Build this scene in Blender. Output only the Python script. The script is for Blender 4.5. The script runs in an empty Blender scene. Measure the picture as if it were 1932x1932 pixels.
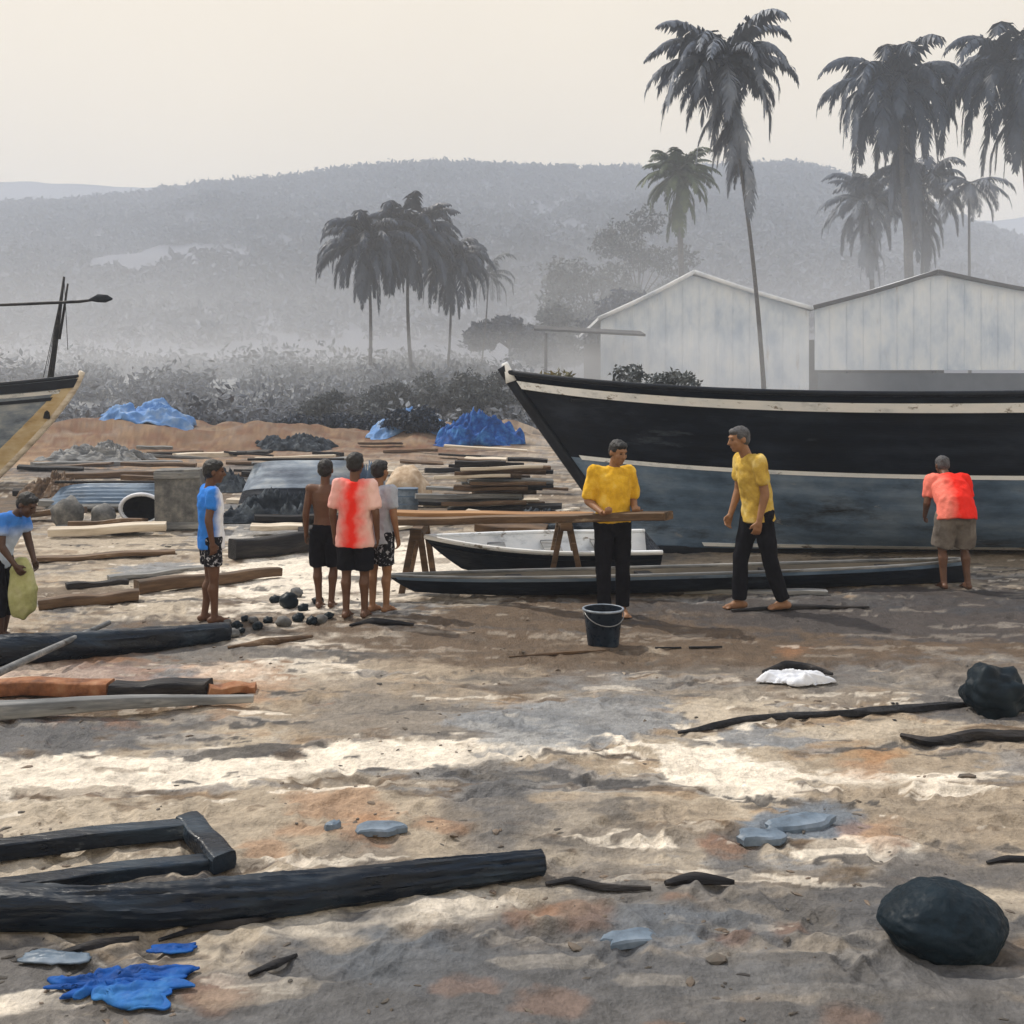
import bpy, bmesh, math, random
import numpy as np
from mathutils import Vector, Matrix, noise as mn

random.seed(7)
RNG = np.random.default_rng(7)
scene = bpy.context.scene
COL = scene.collection
R = math.radians

# ------------------------------------------------------------------ camera
EYE = 2.0                 # camera height
FPX, CU, HV = 1932.0, 966.0, 753.5     # focal length, centre column and horizon row of the photograph
cam_d = bpy.data.cameras.new('camera')
cam_d.sensor_width = 36.0
cam_d.lens = 36.0
cam_d.shift_y = -(966.0 - HV) / 1932.0
cam_d.clip_start = 0.05
cam_d.clip_end = 5000
cam = bpy.data.objects.new('camera', cam_d)
COL.objects.link(cam)
cam.location = (0, 0, EYE)
cam.rotation_euler = (R(90), 0, 0)
scene.camera = cam

# ------------------------------------------------------------------ light
SUN_EL = R(52)
SUN_AZ = math.atan2(-0.80, 0.60)       # from +Y towards +X
world = bpy.data.worlds.new('World')
scene.world = world
world.use_nodes = True
wn = world.node_tree
wn.nodes.clear()
w_out = wn.nodes.new('ShaderNodeOutputWorld')
w_bg = wn.nodes.new('ShaderNodeBackground')
w_bg.inputs['Strength'].default_value = 0.1
w_sky = wn.nodes.new('ShaderNodeTexSky')
w_sky.sky_type = 'NISHITA'
w_sky.sun_disc = False
w_sky.sun_elevation = SUN_EL
w_sky.sun_rotation = SUN_AZ
w_sky.dust_density = 4.0
w_sky.air_density = 1.2
# thin bright overcast veil over the blue: cream low down, cooler overhead
w_tc = wn.nodes.new('ShaderNodeTexCoord')
w_sep = wn.nodes.new('ShaderNodeSeparateXYZ')
w_ramp = wn.nodes.new('ShaderNodeValToRGB')
w_ramp.color_ramp.elements[0].position = 0.0
w_ramp.color_ramp.elements[0].color = (0.98, 0.815, 0.570, 1)
w_ramp.color_ramp.elements[1].position = 0.95
w_ramp.color_ramp.elements[1].color = (0.56, 0.66, 0.84, 1)
e = w_ramp.color_ramp.elements.new(0.42)
e.color = (0.94, 0.805, 0.595, 1)
w_noi = wn.nodes.new('ShaderNodeTexNoise')
w_noi.inputs['Scale'].default_value = 3.0
w_noi.inputs['Detail'].default_value = 5.0
w_mr = wn.nodes.new('ShaderNodeMapRange')
w_mr.inputs['From Min'].default_value = 0.3
w_mr.inputs['From Max'].default_value = 0.7
w_mr.inputs['To Min'].default_value = 12.0
w_mr.inputs['To Max'].default_value = 12.8
w_mul = wn.nodes.new('ShaderNodeVectorMath')
w_mul.operation = 'SCALE'
w_mix = wn.nodes.new('ShaderNodeMix')
w_mix.data_type = 'RGBA'
w_mix.inputs['Factor'].default_value = 0.9
L = wn.links.new
L(w_tc.outputs['Generated'], w_sep.inputs[0])
L(w_sep.outputs['Z'], w_ramp.inputs['Fac'])
L(w_tc.outputs['Generated'], w_noi.inputs['Vector'])
L(w_noi.outputs['Fac'], w_mr.inputs['Value'])
L(w_ramp.outputs['Color'], w_mul.inputs[0])
L(w_mr.outputs['Result'], w_mul.inputs['Scale'])
L(w_sky.outputs['Color'], w_mix.inputs['A'])
L(w_mul.outputs['Vector'], w_mix.inputs['B'])
L(w_mix.outputs['Result'], w_bg.inputs['Color'])
L(w_bg.outputs['Background'], w_out.inputs['Surface'])

sun_d = bpy.data.lights.new('sun', 'SUN')
sun_d.energy = 4.4
sun_d.angle = R(0.6)
sun_d.color = (1.0, 0.93, 0.82)
sun = bpy.data.objects.new('sun', sun_d)
COL.objects.link(sun)
sd = Vector((math.sin(SUN_AZ) * math.cos(SUN_EL), math.cos(SUN_AZ) * math.cos(SUN_EL), math.sin(SUN_EL)))
sun.rotation_euler = sd.to_track_quat('Z', 'Y').to_euler()
sun.location = (-20, 20, 40)

scene.view_settings.view_transform = 'Standard'
scene.view_settings.look = 'None'
scene.view_settings.exposure = 0.0
scene.view_settings.gamma = 1.0
try:
    scene.cycles.volume_bounces = 1
    scene.cycles.max_bounces = 6
    scene.cycles.diffuse_bounces = 3
    scene.cycles.transparent_max_bounces = 8
    scene.cycles.volume_step_rate = 5
    scene.cycles.use_denoising = True
except Exception:
    pass

# ------------------------------------------------------------------ helpers
def tag(o, label=None, cat=None, group=None, kind=None):
    if label: o['label'] = label
    if cat: o['category'] = cat
    if group: o['group'] = group
    if kind: o['kind'] = kind
    return o

def empty(name, loc=(0, 0, 0), rz=0.0, label=None, cat=None, group=None):
    o = bpy.data.objects.new(name, None)
    o.empty_display_size = 0.2
    COL.objects.link(o)
    o.location = loc
    o.rotation_euler = (0, 0, rz)
    return tag(o, label, cat, group)

def S(r, g, b):
    f = lambda c: c / 12.92 if c <= 0.04045 else ((c + 0.055) / 1.055) ** 2.4
    return tuple(f(x / 255.0) for x in (r, g, b))

def _hash2(ix, iy, seed):
    n = (ix.astype(np.int64) * 374761393 + iy.astype(np.int64) * 668265263 + seed * 1442695041) & 0x7fffffff
    n = ((n ^ (n >> 13)) * 1274126177) & 0x7fffffff
    n = (n ^ (n >> 16)) & 0xffff
    return n / 65535.0

def vnoise(x, y, seed=0):
    x = np.asarray(x, float); y = np.asarray(y, float)
    ix = np.floor(x); iy = np.floor(y)
    fx = x - ix; fy = y - iy
    fx = fx * fx * (3 - 2 * fx); fy = fy * fy * (3 - 2 * fy)
    a = _hash2(ix, iy, seed); b = _hash2(ix + 1, iy, seed)
    c = _hash2(ix, iy + 1, seed); d = _hash2(ix + 1, iy + 1, seed)
    return (a * (1 - fx) + b * fx) * (1 - fy) + (c * (1 - fx) + d * fx) * fy

def fbm(x, y, oct=4, seed=0):
    """about -1 .. 1"""
    s = 0.0; a = 1.0; t = 0.0
    for k in range(oct):
        s = s + a * (vnoise(x * 2 ** k + 17.3 * k, y * 2 ** k - 9.1 * k, seed + k) * 2 - 1)
        t += a; a *= 0.55
    return s / t * 1.6

def sst(a, b, x):
    t = np.clip((np.asarray(x, float) - a) / (b - a), 0, 1)
    return t * t * (3 - 2 * t)

class MB:
    """collects shapes; build() links them as ONE mesh object"""
    def __init__(self):
        self.v = []; self.f = []; self.m = []
    def add(self, verts, faces, mi=0):
        o = len(self.v)
        self.v.extend([tuple(p) for p in verts])
        self.f.extend([tuple(i + o for i in f) for f in faces])
        self.m.extend([mi] * len(faces))
    def box(self, c, size, rot=None, bev=0.0, jit=0.0, mi=0):
        bm = bmesh.new()
        bmesh.ops.create_cube(bm, size=1.0)
        for v in bm.verts:
            v.co = Vector((v.co.x * size[0], v.co.y * size[1], v.co.z * size[2]))
            if jit:
                v.co += Vector((random.uniform(-jit, jit), random.uniform(-jit, jit), random.uniform(-jit, jit)))
        if bev:
            bmesh.ops.bevel(bm, geom=list(bm.edges), offset=bev, segments=2, affect='EDGES', profile=0.6)
        M = Matrix.Translation(Vector(c))
        if rot is not None: M = M @ rot
        bm.transform(M)
        bm.verts.index_update()
        self.add([v.co.copy() for v in bm.verts], [[v.index for v in f.verts] for f in bm.faces], mi)
        bm.free()
    def loft(self, pts, rx, ry=None, xaxis=(1, 0, 0), seg=14, cap=True, sup=1.0, wob=0.0, mi=0, dome=0.0, groove=0.0):
        """ellipses swept along a path; sup<1 squares the section"""
        pts = [Vector(p) for p in pts]
        n = len(pts)
        if not hasattr(rx, '__len__'): rx = [rx] * n
        if ry is None: ry = rx
        if not hasattr(ry, '__len__'): ry = [ry] * n
        P = []; RX = []; RY = []
        for i in range(n):
            P.append(pts[i]); RX.append(rx[i]); RY.append(ry[i])
        if dome:
            d0 = (P[0] - P[1]).normalized(); d1 = (P[-1] - P[-2]).normalized()
            A = []; B = []
            for k in (0.5, 0.85, 0.99):
                c = math.sqrt(1 - k * k)
                A.append((P[0] + d0 * RX[0] * k * dome, RX[0] * c, RY[0] * c))
                B.append((P[-1] + d1 * RX[-1] * k * dome, RX[-1] * c, RY[-1] * c))
            A.reverse()
            P = [a[0] for a in A] + P + [b[0] for b in B]
            RX = [a[1] for a in A] + RX + [b[1] for b in B]
            RY = [a[2] for a in A] + RY + [b[2] for b in B]
        n = len(P)
        verts = []; faces = []
        xa = Vector(xaxis).normalized()
        for i in range(n):
            t = (P[min(i + 1, n - 1)] - P[max(i - 1, 0)])
            t = t.normalized() if t.length > 1e-9 else Vector((0, 0, 1))
            x = xa - t * xa.dot(t)
            if x.length < 1e-3:
                x = Vector((0, 1, 0)) - t * t.y
                if x.length < 1e-3: x = Vector((0, 0, 1))
            x.normalize()
            y = t.cross(x)
            for k in range(seg):
                a = 2 * math.pi * k / seg
                ca, sa = math.cos(a), math.sin(a)
                if sup != 1.0:
                    ca = math.copysign(abs(ca) ** sup, ca); sa = math.copysign(abs(sa) ** sup, sa)
                w = 1.0
                if wob:
                    q = P[i] * 3.1
                    w = 1 + wob * mn.noise(Vector((q.x + ca * 1.3, q.y + sa * 1.3, q.z)))
                    if groove: w += groove * (mn.noise(Vector((q.x * .8 + ca * 4.5, q.y + sa * 4.5, q.z + sa * 3))) + .6 * mn.noise(Vector((q.x * 2.5 + ca * 9, q.y + sa * 9, 5))))
                verts.append(P[i] + x * (RX[i] * ca * w) + y * (RY[i] * sa * w))
        for i in range(n - 1):
            for k in range(seg):
                k2 = (k + 1) % seg
                faces.append((i * seg + k, i * seg + k2, (i + 1) * seg + k2, (i + 1) * seg + k))
        if cap:
            faces.append(tuple(reversed(range(seg))))
            faces.append(tuple((n - 1) * seg + k for k in range(seg)))
        self.add(verts, faces, mi)
    def tube(self, pts, r, seg=10, **k):
        self.loft(pts, r, None, (0.3, 0.2, 1), seg, **k)
    def capsule(self, a, b, ra, rb, seg=12):
        self.loft([a, b], [ra, rb], None, (0.9, 0.1, 0.2), seg, dome=1.0)
    def ball(self, c, r, sub=2, rot=None, amp=0.0, freq=2.0, seed=0.0, mi=0, flat=None):
        bm = bmesh.new()
        bmesh.ops.create_icosphere(bm, subdivisions=sub, radius=1.0)
        for v in bm.verts:
            d = v.co.copy()
            k = 1.0
            if amp:
                q = d * freq + Vector((seed, seed * 1.7, -seed))
                k += amp * mn.noise(q) + amp * 0.5 * mn.noise(q * 2.3) + amp * 0.25 * mn.noise(q * 5.1)
            v.co = Vector((d.x * r[0] * k, d.y * r[1] * k, d.z * r[2] * k))
            if flat is not None and v.co.z < flat: v.co.z = flat + (v.co.z - flat) * 0.15
        M = Matrix.Translation(Vector(c))
        if rot is not None: M = M @ rot
        bm.transform(M)
        bm.verts.index_update()
        self.add([v.co.copy() for v in bm.verts], [[v.index for v in f.verts] for f in bm.faces], mi)
        bm.free()
    def mesh(self, name, mats, smooth=True):
        me = bpy.data.meshes.new(name)
        me.from_pydata(self.v, [], self.f)
        for m in (mats if isinstance(mats, (list, tuple)) else [mats]):
            me.materials.append(m)
        if any(self.m): me.polygons.foreach_set('material_index', self.m)
        me.polygons.foreach_set('use_smooth', [smooth] * len(me.polygons))
        me.update()
        return me
    def build(self, name, mats, parent=None, smooth=True, loc=None, auto=None):
        me = self.mesh(name, mats, smooth)
        o = bpy.data.objects.new(name, me)
        COL.objects.link(o)
        if parent: o.parent = parent
        if loc is not None: o.location = loc
        if auto is not None:
            try: me.set_sharp_from_angle(angle=R(auto))
            except Exception: pass
        return o

def remesh(mb, name, mats, parent, voxel, smooth=3, wrinkle=0.0, wf=9.0, seed=0.0):
    """union of all the closed shapes in mb as one continuous surface"""
    me = mb.mesh(name + '_raw', mats)
    o = bpy.data.objects.new(name + '_raw', me)
    COL.objects.link(o)
    m = o.modifiers.new('r', 'REMESH'); m.mode = 'VOXEL'; m.voxel_size = voxel; m.use_smooth_shade = True
    if smooth:
        s = o.modifiers.new('s', 'SMOOTH'); s.factor = 0.5; s.iterations = smooth
    dg = bpy.context.evaluated_depsgraph_get()
    dg.update()
    me2 = bpy.data.meshes.new_from_object(o.evaluated_get(dg))
    bpy.data.objects.remove(o, do_unlink=True)
    bpy.data.meshes.remove(me)
    me2.name = name
    if wrinkle:
        nrm = [v.normal.copy() for v in me2.vertices]
        for v, nn in zip(me2.vertices, nrm):
            q = Vector((v.co.x * wf * 1.2, v.co.y * wf * 1.2, v.co.z * wf * 0.75)) + Vector((seed, 0, seed))
            w = mn.noise(q) + 0.5 * mn.noise(q * 2.3)
            v.co += nn * (wrinkle * w)
    me2.materials.clear()
    for mm in (mats if isinstance(mats, (list, tuple)) else [mats]): me2.materials.append(mm)
    me2.polygons.foreach_set('use_smooth', [True] * len(me2.polygons))
    o2 = bpy.data.objects.new(name, me2)
    COL.objects.link(o2)
    o2.parent = parent
    return o2

def np_mesh(name, V, F, mats, parent=None, smooth=False):
    """V (n,3) array, F (m,k) array of equal-sized faces"""
    me = bpy.data.meshes.new(name)
    V = np.asarray(V, np.float32); F = np.asarray(F, np.int32)
    m, k = F.shape
    me.vertices.add(len(V)); me.vertices.foreach_set('co', V.ravel())
    me.loops.add(m * k); me.loops.foreach_set('vertex_index', F.ravel())
    me.polygons.add(m)
    me.polygons.foreach_set('loop_start', np.arange(0, m * k, k, dtype=np.int32))
    me.polygons.foreach_set('loop_total', np.full(m, k, np.int32))
    me.update(calc_edges=True)
    me.polygons.foreach_set('use_smooth', np.full(m, smooth, bool))
    for mm in (mats if isinstance(mats, (list, tuple)) else [mats]): me.materials.append(mm)
    o = bpy.data.objects.new(name, me)
    COL.objects.link(o)
    if parent: o.parent = parent
    return o

# ---- procedural materials
def mat(name, cols, scale=4.0, stretch=(1, 1, 1), rough=0.75, rvar=0.15, bump=0.25, bscale=30.0, bstretch=None,
        spec=0.4, metal=0.0, dist=0.01, detail=6.0, lo=0.3, hi=0.7, wear_sheen=()):
    m = bpy.data.materials.new(name)
    m.use_nodes = True
    nt = m.node_tree
    b = nt.nodes['Principled BSDF']
    tc = nt.nodes.new('ShaderNodeTexCoord')
    mp = nt.nodes.new('ShaderNodeMapping'); mp.inputs['Scale'].default_value = stretch
    nt.links.new(tc.outputs['Object'], mp.inputs['Vector'])
    n1 = nt.nodes.new('ShaderNodeTexNoise'); n1.inputs['Scale'].default_value = scale; n1.inputs['Detail'].default_value = detail
    n1.inputs['Roughness'].default_value = 0.62
    nt.links.new(mp.outputs['Vector'], n1.inputs['Vector'])
    rp = nt.nodes.new('ShaderNodeValToRGB')
    els = rp.color_ramp.elements
    cols = cols if isinstance(cols, list) else [cols]
    if len(cols) == 1:
        c = cols[0]; cols = [tuple(x * 0.82 for x in c), tuple(min(1, x * 1.15) for x in c)]
    n = len(cols)
    els[0].position = lo; els[0].color = (*cols[0], 1)
    els[1].position = hi; els[1].color = (*cols[-1], 1)
    for i in range(1, n - 1):
        el = els.new(lo + (hi - lo) * i / (n - 1)); el.color = (*cols[i], 1)
    nt.links.new(n1.outputs['Fac'], rp.inputs['Fac'])
    nt.links.new(rp.outputs['Color'], b.inputs['Base Color'])
    n2 = nt.nodes.new('ShaderNodeTexNoise'); n2.inputs['Scale'].default_value = bscale; n2.inputs['Detail'].default_value = 5.0
    if bstretch:
        mp2 = nt.nodes.new('ShaderNodeMapping'); mp2.inputs['Scale'].default_value = bstretch
        nt.links.new(tc.outputs['Object'], mp2.inputs['Vector']); nt.links.new(mp2.outputs['Vector'], n2.inputs['Vector'])
    else:
        nt.links.new(mp.outputs['Vector'], n2.inputs['Vector'])
    bp = nt.nodes.new('ShaderNodeBump'); bp.inputs['Strength'].default_value = bump; bp.inputs['Distance'].default_value = dist
    nt.links.new(n2.outputs['Fac'], bp.inputs['Height'])
    nt.links.new(bp.outputs['Normal'], b.inputs['Normal'])
    mr = nt.nodes.new('ShaderNodeMapRange')
    mr.inputs['From Min'].default_value = 0.3; mr.inputs['From Max'].default_value = 0.7
    mr.inputs['To Min'].default_value = max(0.05, rough - rvar); mr.inputs['To Max'].default_value = min(1, rough + rvar)
    nt.links.new(n2.outputs['Fac'], mr.inputs['Value'])
    nt.links.new(mr.outputs['Result'], b.inputs['Roughness'])
    b.inputs['Specular IOR Level'].default_value = spec
    b.inputs['Metallic'].default_value = metal
    for (wc, ws, wst, w0, w1) in wear_sheen:
        mpw = nt.nodes.new('ShaderNodeMapping'); mpw.inputs['Scale'].default_value = wst; mpw.inputs['Location'].default_value = (ws, 2 * ws, 3)
        nw = nt.nodes.new('ShaderNodeTexNoise'); nw.inputs['Scale'].default_value = ws; nw.inputs['Detail'].default_value = 9; nw.inputs['Roughness'].default_value = .7
        rw = nt.nodes.new('ShaderNodeMapRange'); rw.inputs['From Min'].default_value = w0; rw.inputs['From Max'].default_value = w1
        xw = nt.nodes.new('ShaderNodeMix'); xw.data_type = 'RGBA'; xw.inputs['B'].default_value = (*wc, 1)
        nt.links.new(tc.outputs['Object'], mpw.inputs['Vector']); nt.links.new(mpw.outputs['Vector'], nw.inputs['Vector'])
        nt.links.new(nw.outputs['Fac'], rw.inputs['Value']); nt.links.new(rw.outputs['Result'], xw.inputs['Factor'])
        src = b.inputs['Base Color'].links[0].from_socket
        nt.links.new(src, xw.inputs['A']); nt.links.new(xw.outputs['Result'], b.inputs['Base Color'])
    return m

def dye_lit_mat(name, ca, cb, axis='X', pos=0.0, width=0.12, nz=0.10, nscale=9.0, cc=None, pos2=None):
    """cloth in two (or three) colours, own dye or painted lit sides, the border irregular, fixed in the garment"""
    m = mat(name, [ca, ca], rough=0.9, bump=0.4, bscale=60, spec=0.15)
    nt = m.node_tree
    b = nt.nodes['Principled BSDF']
    tc = nt.nodes.new('ShaderNodeTexCoord')
    sp = nt.nodes.new('ShaderNodeSeparateXYZ'); nt.links.new(tc.outputs['Object'], sp.inputs[0])
    no = nt.nodes.new('ShaderNodeTexNoise'); no.inputs['Scale'].default_value = nscale; no.inputs['Detail'].default_value = 5
    nt.links.new(tc.outputs['Object'], no.inputs['Vector'])
    ma = nt.nodes.new('ShaderNodeMath'); ma.operation = 'MULTIPLY_ADD'
    nt.links.new(no.outputs['Fac'], ma.inputs[0]); ma.inputs[1].default_value = nz * 2
    nt.links.new(sp.outputs[axis], ma.inputs[2])
    mr = nt.nodes.new('ShaderNodeMapRange')
    p0 = pos + nz
    mr.inputs['From Min'].default_value = p0 - width / 2; mr.inputs['From Max'].default_value = p0 + width / 2
    nt.links.new(ma.outputs[0], mr.inputs['Value'])
    mx = nt.nodes.new('ShaderNodeMix'); mx.data_type = 'RGBA'
    nt.links.new(mr.outputs['Result'], mx.inputs['Factor'])
    mx.inputs['A'].default_value = (*ca, 1); mx.inputs['B'].default_value = (*cb, 1)
    last = mx
    if cc is not None:
        mr2 = nt.nodes.new('ShaderNodeMapRange')
        p1 = pos2 + nz
        mr2.inputs['From Min'].default_value = p1 - width / 2; mr2.inputs['From Max'].default_value = p1 + width / 2
        nt.links.new(ma.outputs[0], mr2.inputs['Value'])
        mx2 = nt.nodes.new('ShaderNodeMix'); mx2.data_type = 'RGBA'
        nt.links.new(mr2.outputs['Result'], mx2.inputs['Factor'])
        nt.links.new(mx.outputs['Result'], mx2.inputs['A']); mx2.inputs['B'].default_value = (*cc, 1)
        last = mx2
    nt.links.new(last.outputs['Result'], b.inputs['Base Color'])
    return m

M = {}
M['leaf_palm'] = mat('leaf_palm', [(0.008, 0.016, 0.034), (0.018, 0.032, 0.060), (0.040, 0.058, 0.092)], scale=0.9, rough=0.55, bump=0.0)
M['leaf_palm_pale'] = mat('leaf_palm_pale', [(0.06, 0.08, 0.12), (0.12, 0.145, 0.195), (0.19, 0.215, 0.26)], scale=0.6, rough=0.6, bump=0.0)  # albedo raised so the crown colour carries backlit haze
M['leaf_green'] = mat('leaf_green', [(0.014, 0.026, 0.010), (0.034, 0.056, 0.020), (0.07, 0.095, 0.03)], scale=1.2, rough=0.6, bump=0.0)
M['leaf_grey'] = mat('leaf_grey', [(0.04, 0.05, 0.06), (0.08, 0.095, 0.105), (0.13, 0.14, 0.145)], scale=0.8, rough=0.7, bump=0.0)  # lightened so the leaf colour itself carries haze
M['leaf_olive'] = mat('leaf_olive', [(0.05, 0.055, 0.03), (0.10, 0.10, 0.055), (0.20, 0.16, 0.06)], scale=1.4, rough=0.7, bump=0.0)
M['forest'] = mat('forest', [(0.045, 0.056, 0.085), (0.075, 0.088, 0.12), (0.12, 0.132, 0.17)], scale=0.009, rough=0.9, bump=0.0)
M['bark'] = mat('bark', [(0.035, 0.036, 0.042), (0.08, 0.08, 0.085), (0.14, 0.135, 0.13)], scale=6, stretch=(1, 1, 3), rough=0.9, bump=0.6, bscale=20)
M['hill'] = mat('hill', [(0.05, 0.06, 0.09), (0.09, 0.10, 0.135), (0.16, 0.17, 0.20)], scale=0.009, rough=1, bump=0.5, bscale=0.3, dist=0.6, lo=0.35, hi=0.72)
M['hull_black'] = mat('hull_black', [(0.002, 0.004, 0.009), (0.004, 0.008, 0.017), (0.014, 0.021, 0.036)], scale=2.2, stretch=(0.5, 1, 1.4), rough=0.5, rvar=0.2, bump=0.35, bscale=14, bstretch=(0.4, 1, 5), dist=0.012, spec=0.15, wear_sheen=[((0.06, 0.075, 0.095), 1.6, (.35, 1, 2.2), .60, .74), ((0.16, 0.10, 0.06), 5, (1, 1, .25), .68, .76)])
M['hull_slate'] = mat('hull_slate', [(0.040, 0.072, 0.122), (0.105, 0.162, 0.245), (0.22, 0.285, 0.37)], scale=1.6, stretch=(0.6, 1, 1.2), rough=0.5, rvar=0.2, bump=0.4, bscale=14, bstretch=(0.4, 1, 5), dist=0.012, spec=0.25, wear_sheen=[((0.02, 0.025, 0.033), 1.3, (.5, 1, 1.6), .54, .70), ((0.30, 0.31, 0.32), 4, (.6, 1, 1.2), .64, .72), ((0.15, 0.085, 0.045), 5, (1, 1, .22), .70, .78)])
M['white_paint'] = mat('white_paint', [(0.38, 0.41, 0.45), (0.72, 0.75, 0.78), (0.80, 0.81, 0.82)], scale=5, stretch=(0.5, 1, 1), rough=0.55, bump=0.3, lo=0.28, hi=0.6, wear_sheen=[((0.16, 0.13, 0.10), 9, (.5, 1, 1), .58, .66), ((0.05, 0.05, 0.055), 3, (.6, 1, 1), .64, .70)])
M['rail_black'] = mat('rail_black', [(0.003, 0.005, 0.010), (0.012, 0.017, 0.028)], scale=4, rough=0.45, bump=0.3, spec=0.2)
M['inside'] = mat('inside', [(0.10, 0.09, 0.075), (0.20, 0.17, 0.13)], scale=4, stretch=(0.3, 1, 1), rough=0.8)
M['ochre_paint'] = mat('ochre_paint', [(0.22, 0.15, 0.07), (0.55, 0.40, 0.20), (0.66, 0.54, 0.34)], scale=2.5, stretch=(0.6, 1, 1.6), rough=0.65, lo=0.25, hi=0.62)
M['blue_grey_paint'] = mat('blue_grey_paint', [(0.06, 0.08, 0.12), (0.22, 0.27, 0.34), (0.46, 0.49, 0.51)], scale=2.4, stretch=(0.5, 1, 1.6), rough=0.6)
M['log_dark'] = mat('log_dark', [(0.002, 0.004, 0.009), (0.004, 0.009, 0.018), (0.022, 0.038, 0.058)], scale=5, stretch=(0.25, 1, 1), rough=0.36, rvar=0.2, bump=0.6, bscale=16, bstretch=(0.3, 1.6, 1.6), dist=0.02, spec=0.26, wear_sheen=[((0.10, 0.115, 0.13), 7, (.18, 1.6, 1.6), .63, .70), ((0.20, 0.16, 0.12), 16, (.3, 1, 1), .69, .74)])  # bluish streaks paint in a sky highlight; brown marks are wear
M['wood_brown'] = mat('wood_brown', [(0.03, 0.018, 0.010), (0.09, 0.05, 0.025), (0.18, 0.11, 0.06)], scale=5, stretch=(0.3, 2, 2), rough=0.7, bump=0.5, bscale=18, bstretch=(0.2, 3, 3), wear_sheen=[((0.30, 0.23, 0.16), 9, (.2, 2, 2), .60, .68)])
M['wood_orange'] = mat('wood_orange', [(0.12, 0.055, 0.02), (0.30, 0.15, 0.06), (0.40, 0.23, 0.11)], scale=5, stretch=(0.3, 2, 2), rough=0.7, bump=0.5, bscale=18, bstretch=(0.2, 3, 3))
M['wood_grey'] = mat('wood_grey', [(0.06, 0.065, 0.07), (0.16, 0.165, 0.17), (0.34, 0.33, 0.31)], scale=5, stretch=(0.3, 2, 2), rough=0.8, bump=0.5, bscale=18, bstretch=(0.2, 3, 3), wear_sheen=[((0.05, 0.04, 0.03), 9, (.2, 2, 2), .58, .66)])
M['wood_pale'] = mat('wood_pale', [(0.30, 0.24, 0.17), (0.58, 0.50, 0.40), (0.72, 0.66, 0.56)], scale=5, stretch=(0.3, 2, 2), rough=0.8, bump=0.5, bscale=18, bstretch=(0.2, 3, 3))
M['wood_dark'] = mat('wood_dark', [(0.004, 0.004, 0.006), (0.012, 0.012, 0.015), (0.045, 0.038, 0.034)], scale=5, stretch=(0.3, 2, 2), rough=0.6, bump=0.6, bscale=18, bstretch=(0.25, 3, 3), dist=0.02, spec=0.2)
M['tarp_blue'] = mat('tarp_blue', [(0.003, 0.022, 0.10), (0.006, 0.07, 0.30), (0.05, 0.20, 0.46)], scale=3.5, rough=0.7, bump=0.6, bscale=25, spec=0.15)
M['tarp_pale_blue'] = mat('tarp_pale_blue', [(0.05, 0.16, 0.42), (0.13, 0.27, 0.55), (0.30, 0.40, 0.55)], scale=2.0, rough=0.7, bump=0.3, bscale=25, spec=0.15)
M['stone_dark'] = mat('stone_dark', [(0.002, 0.006, 0.010), (0.005, 0.012, 0.019), (0.016, 0.028, 0.036)], scale=5, rough=0.5, rvar=0.2, bump=0.25, bscale=40, spec=0.16)
M['boulder'] = mat('boulder', [(0.003, 0.008, 0.013), (0.008, 0.017, 0.026), (0.03, 0.045, 0.055)], scale=4, rough=0.6, rvar=.25, bump=0.7, bscale=45, spec=0.12, dist=.006, hi=.8)
M['stone_grey'] = mat('stone_grey', [(0.05, 0.052, 0.055), (0.12, 0.12, 0.12), (0.25, 0.24, 0.22)], scale=6, rough=0.85, bump=0.5, bscale=40)
M['sand_heap'] = mat('sand_heap', [(0.30, 0.20, 0.12), (0.48, 0.36, 0.25), (0.66, 0.56, 0.44)], scale=5, rough=0.95, bump=0.5, bscale=40)
M['pail'] = mat('pail', [(0.003, 0.007, 0.015), (0.006, 0.013, 0.025), (0.03, 0.045, 0.065)], scale=6, rough=0.35, bump=0.12, bscale=25, spec=0.2)
M['pail_rim'] = mat('pail_rim', [(0.10, 0.13, 0.17), (0.30, 0.34, 0.40)], scale=14, rough=0.4)
M['steel'] = mat('steel', [(0.20, 0.21, 0.22), (0.35, 0.35, 0.35)], scale=10, rough=0.45, metal=0.7)
M['wall_tin'] = mat('wall_tin', [(0.40, 0.48, 0.60), (0.60, 0.66, 0.74), (0.74, 0.77, 0.80)], scale=0.5, stretch=(1.6, 1, 0.8), rough=0.75, bump=0.6, bscale=3.0, bstretch=(4, 1, 0.2), dist=0.03, wear_sheen=[((0.30, 0.25, 0.20), .5, (2.5, 1, .35), .62, .74)])
M['roof_tin'] = mat('roof_tin', [(0.42, 0.46, 0.52), (0.64, 0.66, 0.69), (0.76, 0.77, 0.78)], scale=0.6, rough=0.6, bump=0.5, bscale=3, dist=0.03)
M['shade_far'] = mat('shade_far', [(0.03, 0.042, 0.06), (0.07, 0.085, 0.11)], scale=.8, rough=.9)
M['dark_wood_far'] = mat('dark_wood_far', [(0.02, 0.022, 0.026), (0.05, 0.05, 0.055)], scale=2, rough=0.8)
M['white_plastic'] = mat('white_plastic', [(0.55, 0.58, 0.66), (0.78, 0.79, 0.82)], scale=8, rough=0.4)
M['slate_blue'] = mat('slate_blue', [(0.05, 0.075, 0.11), (0.12, 0.165, 0.22), (0.22, 0.27, 0.34)], scale=7, rough=0.45, bump=0.4)
M['net_dark'] = mat('net_dark', [(0.008, 0.012, 0.018), (0.03, 0.038, 0.05), (0.12, 0.14, 0.16)], scale=4, rough=.9, bump=.9, bscale=40, spec=.1)
M['rust'] = mat('rust', [(0.07, 0.025, 0.012), (0.24, 0.095, 0.04), (0.36, 0.19, 0.10)], scale=8, rough=0.85, bump=0.5)
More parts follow.
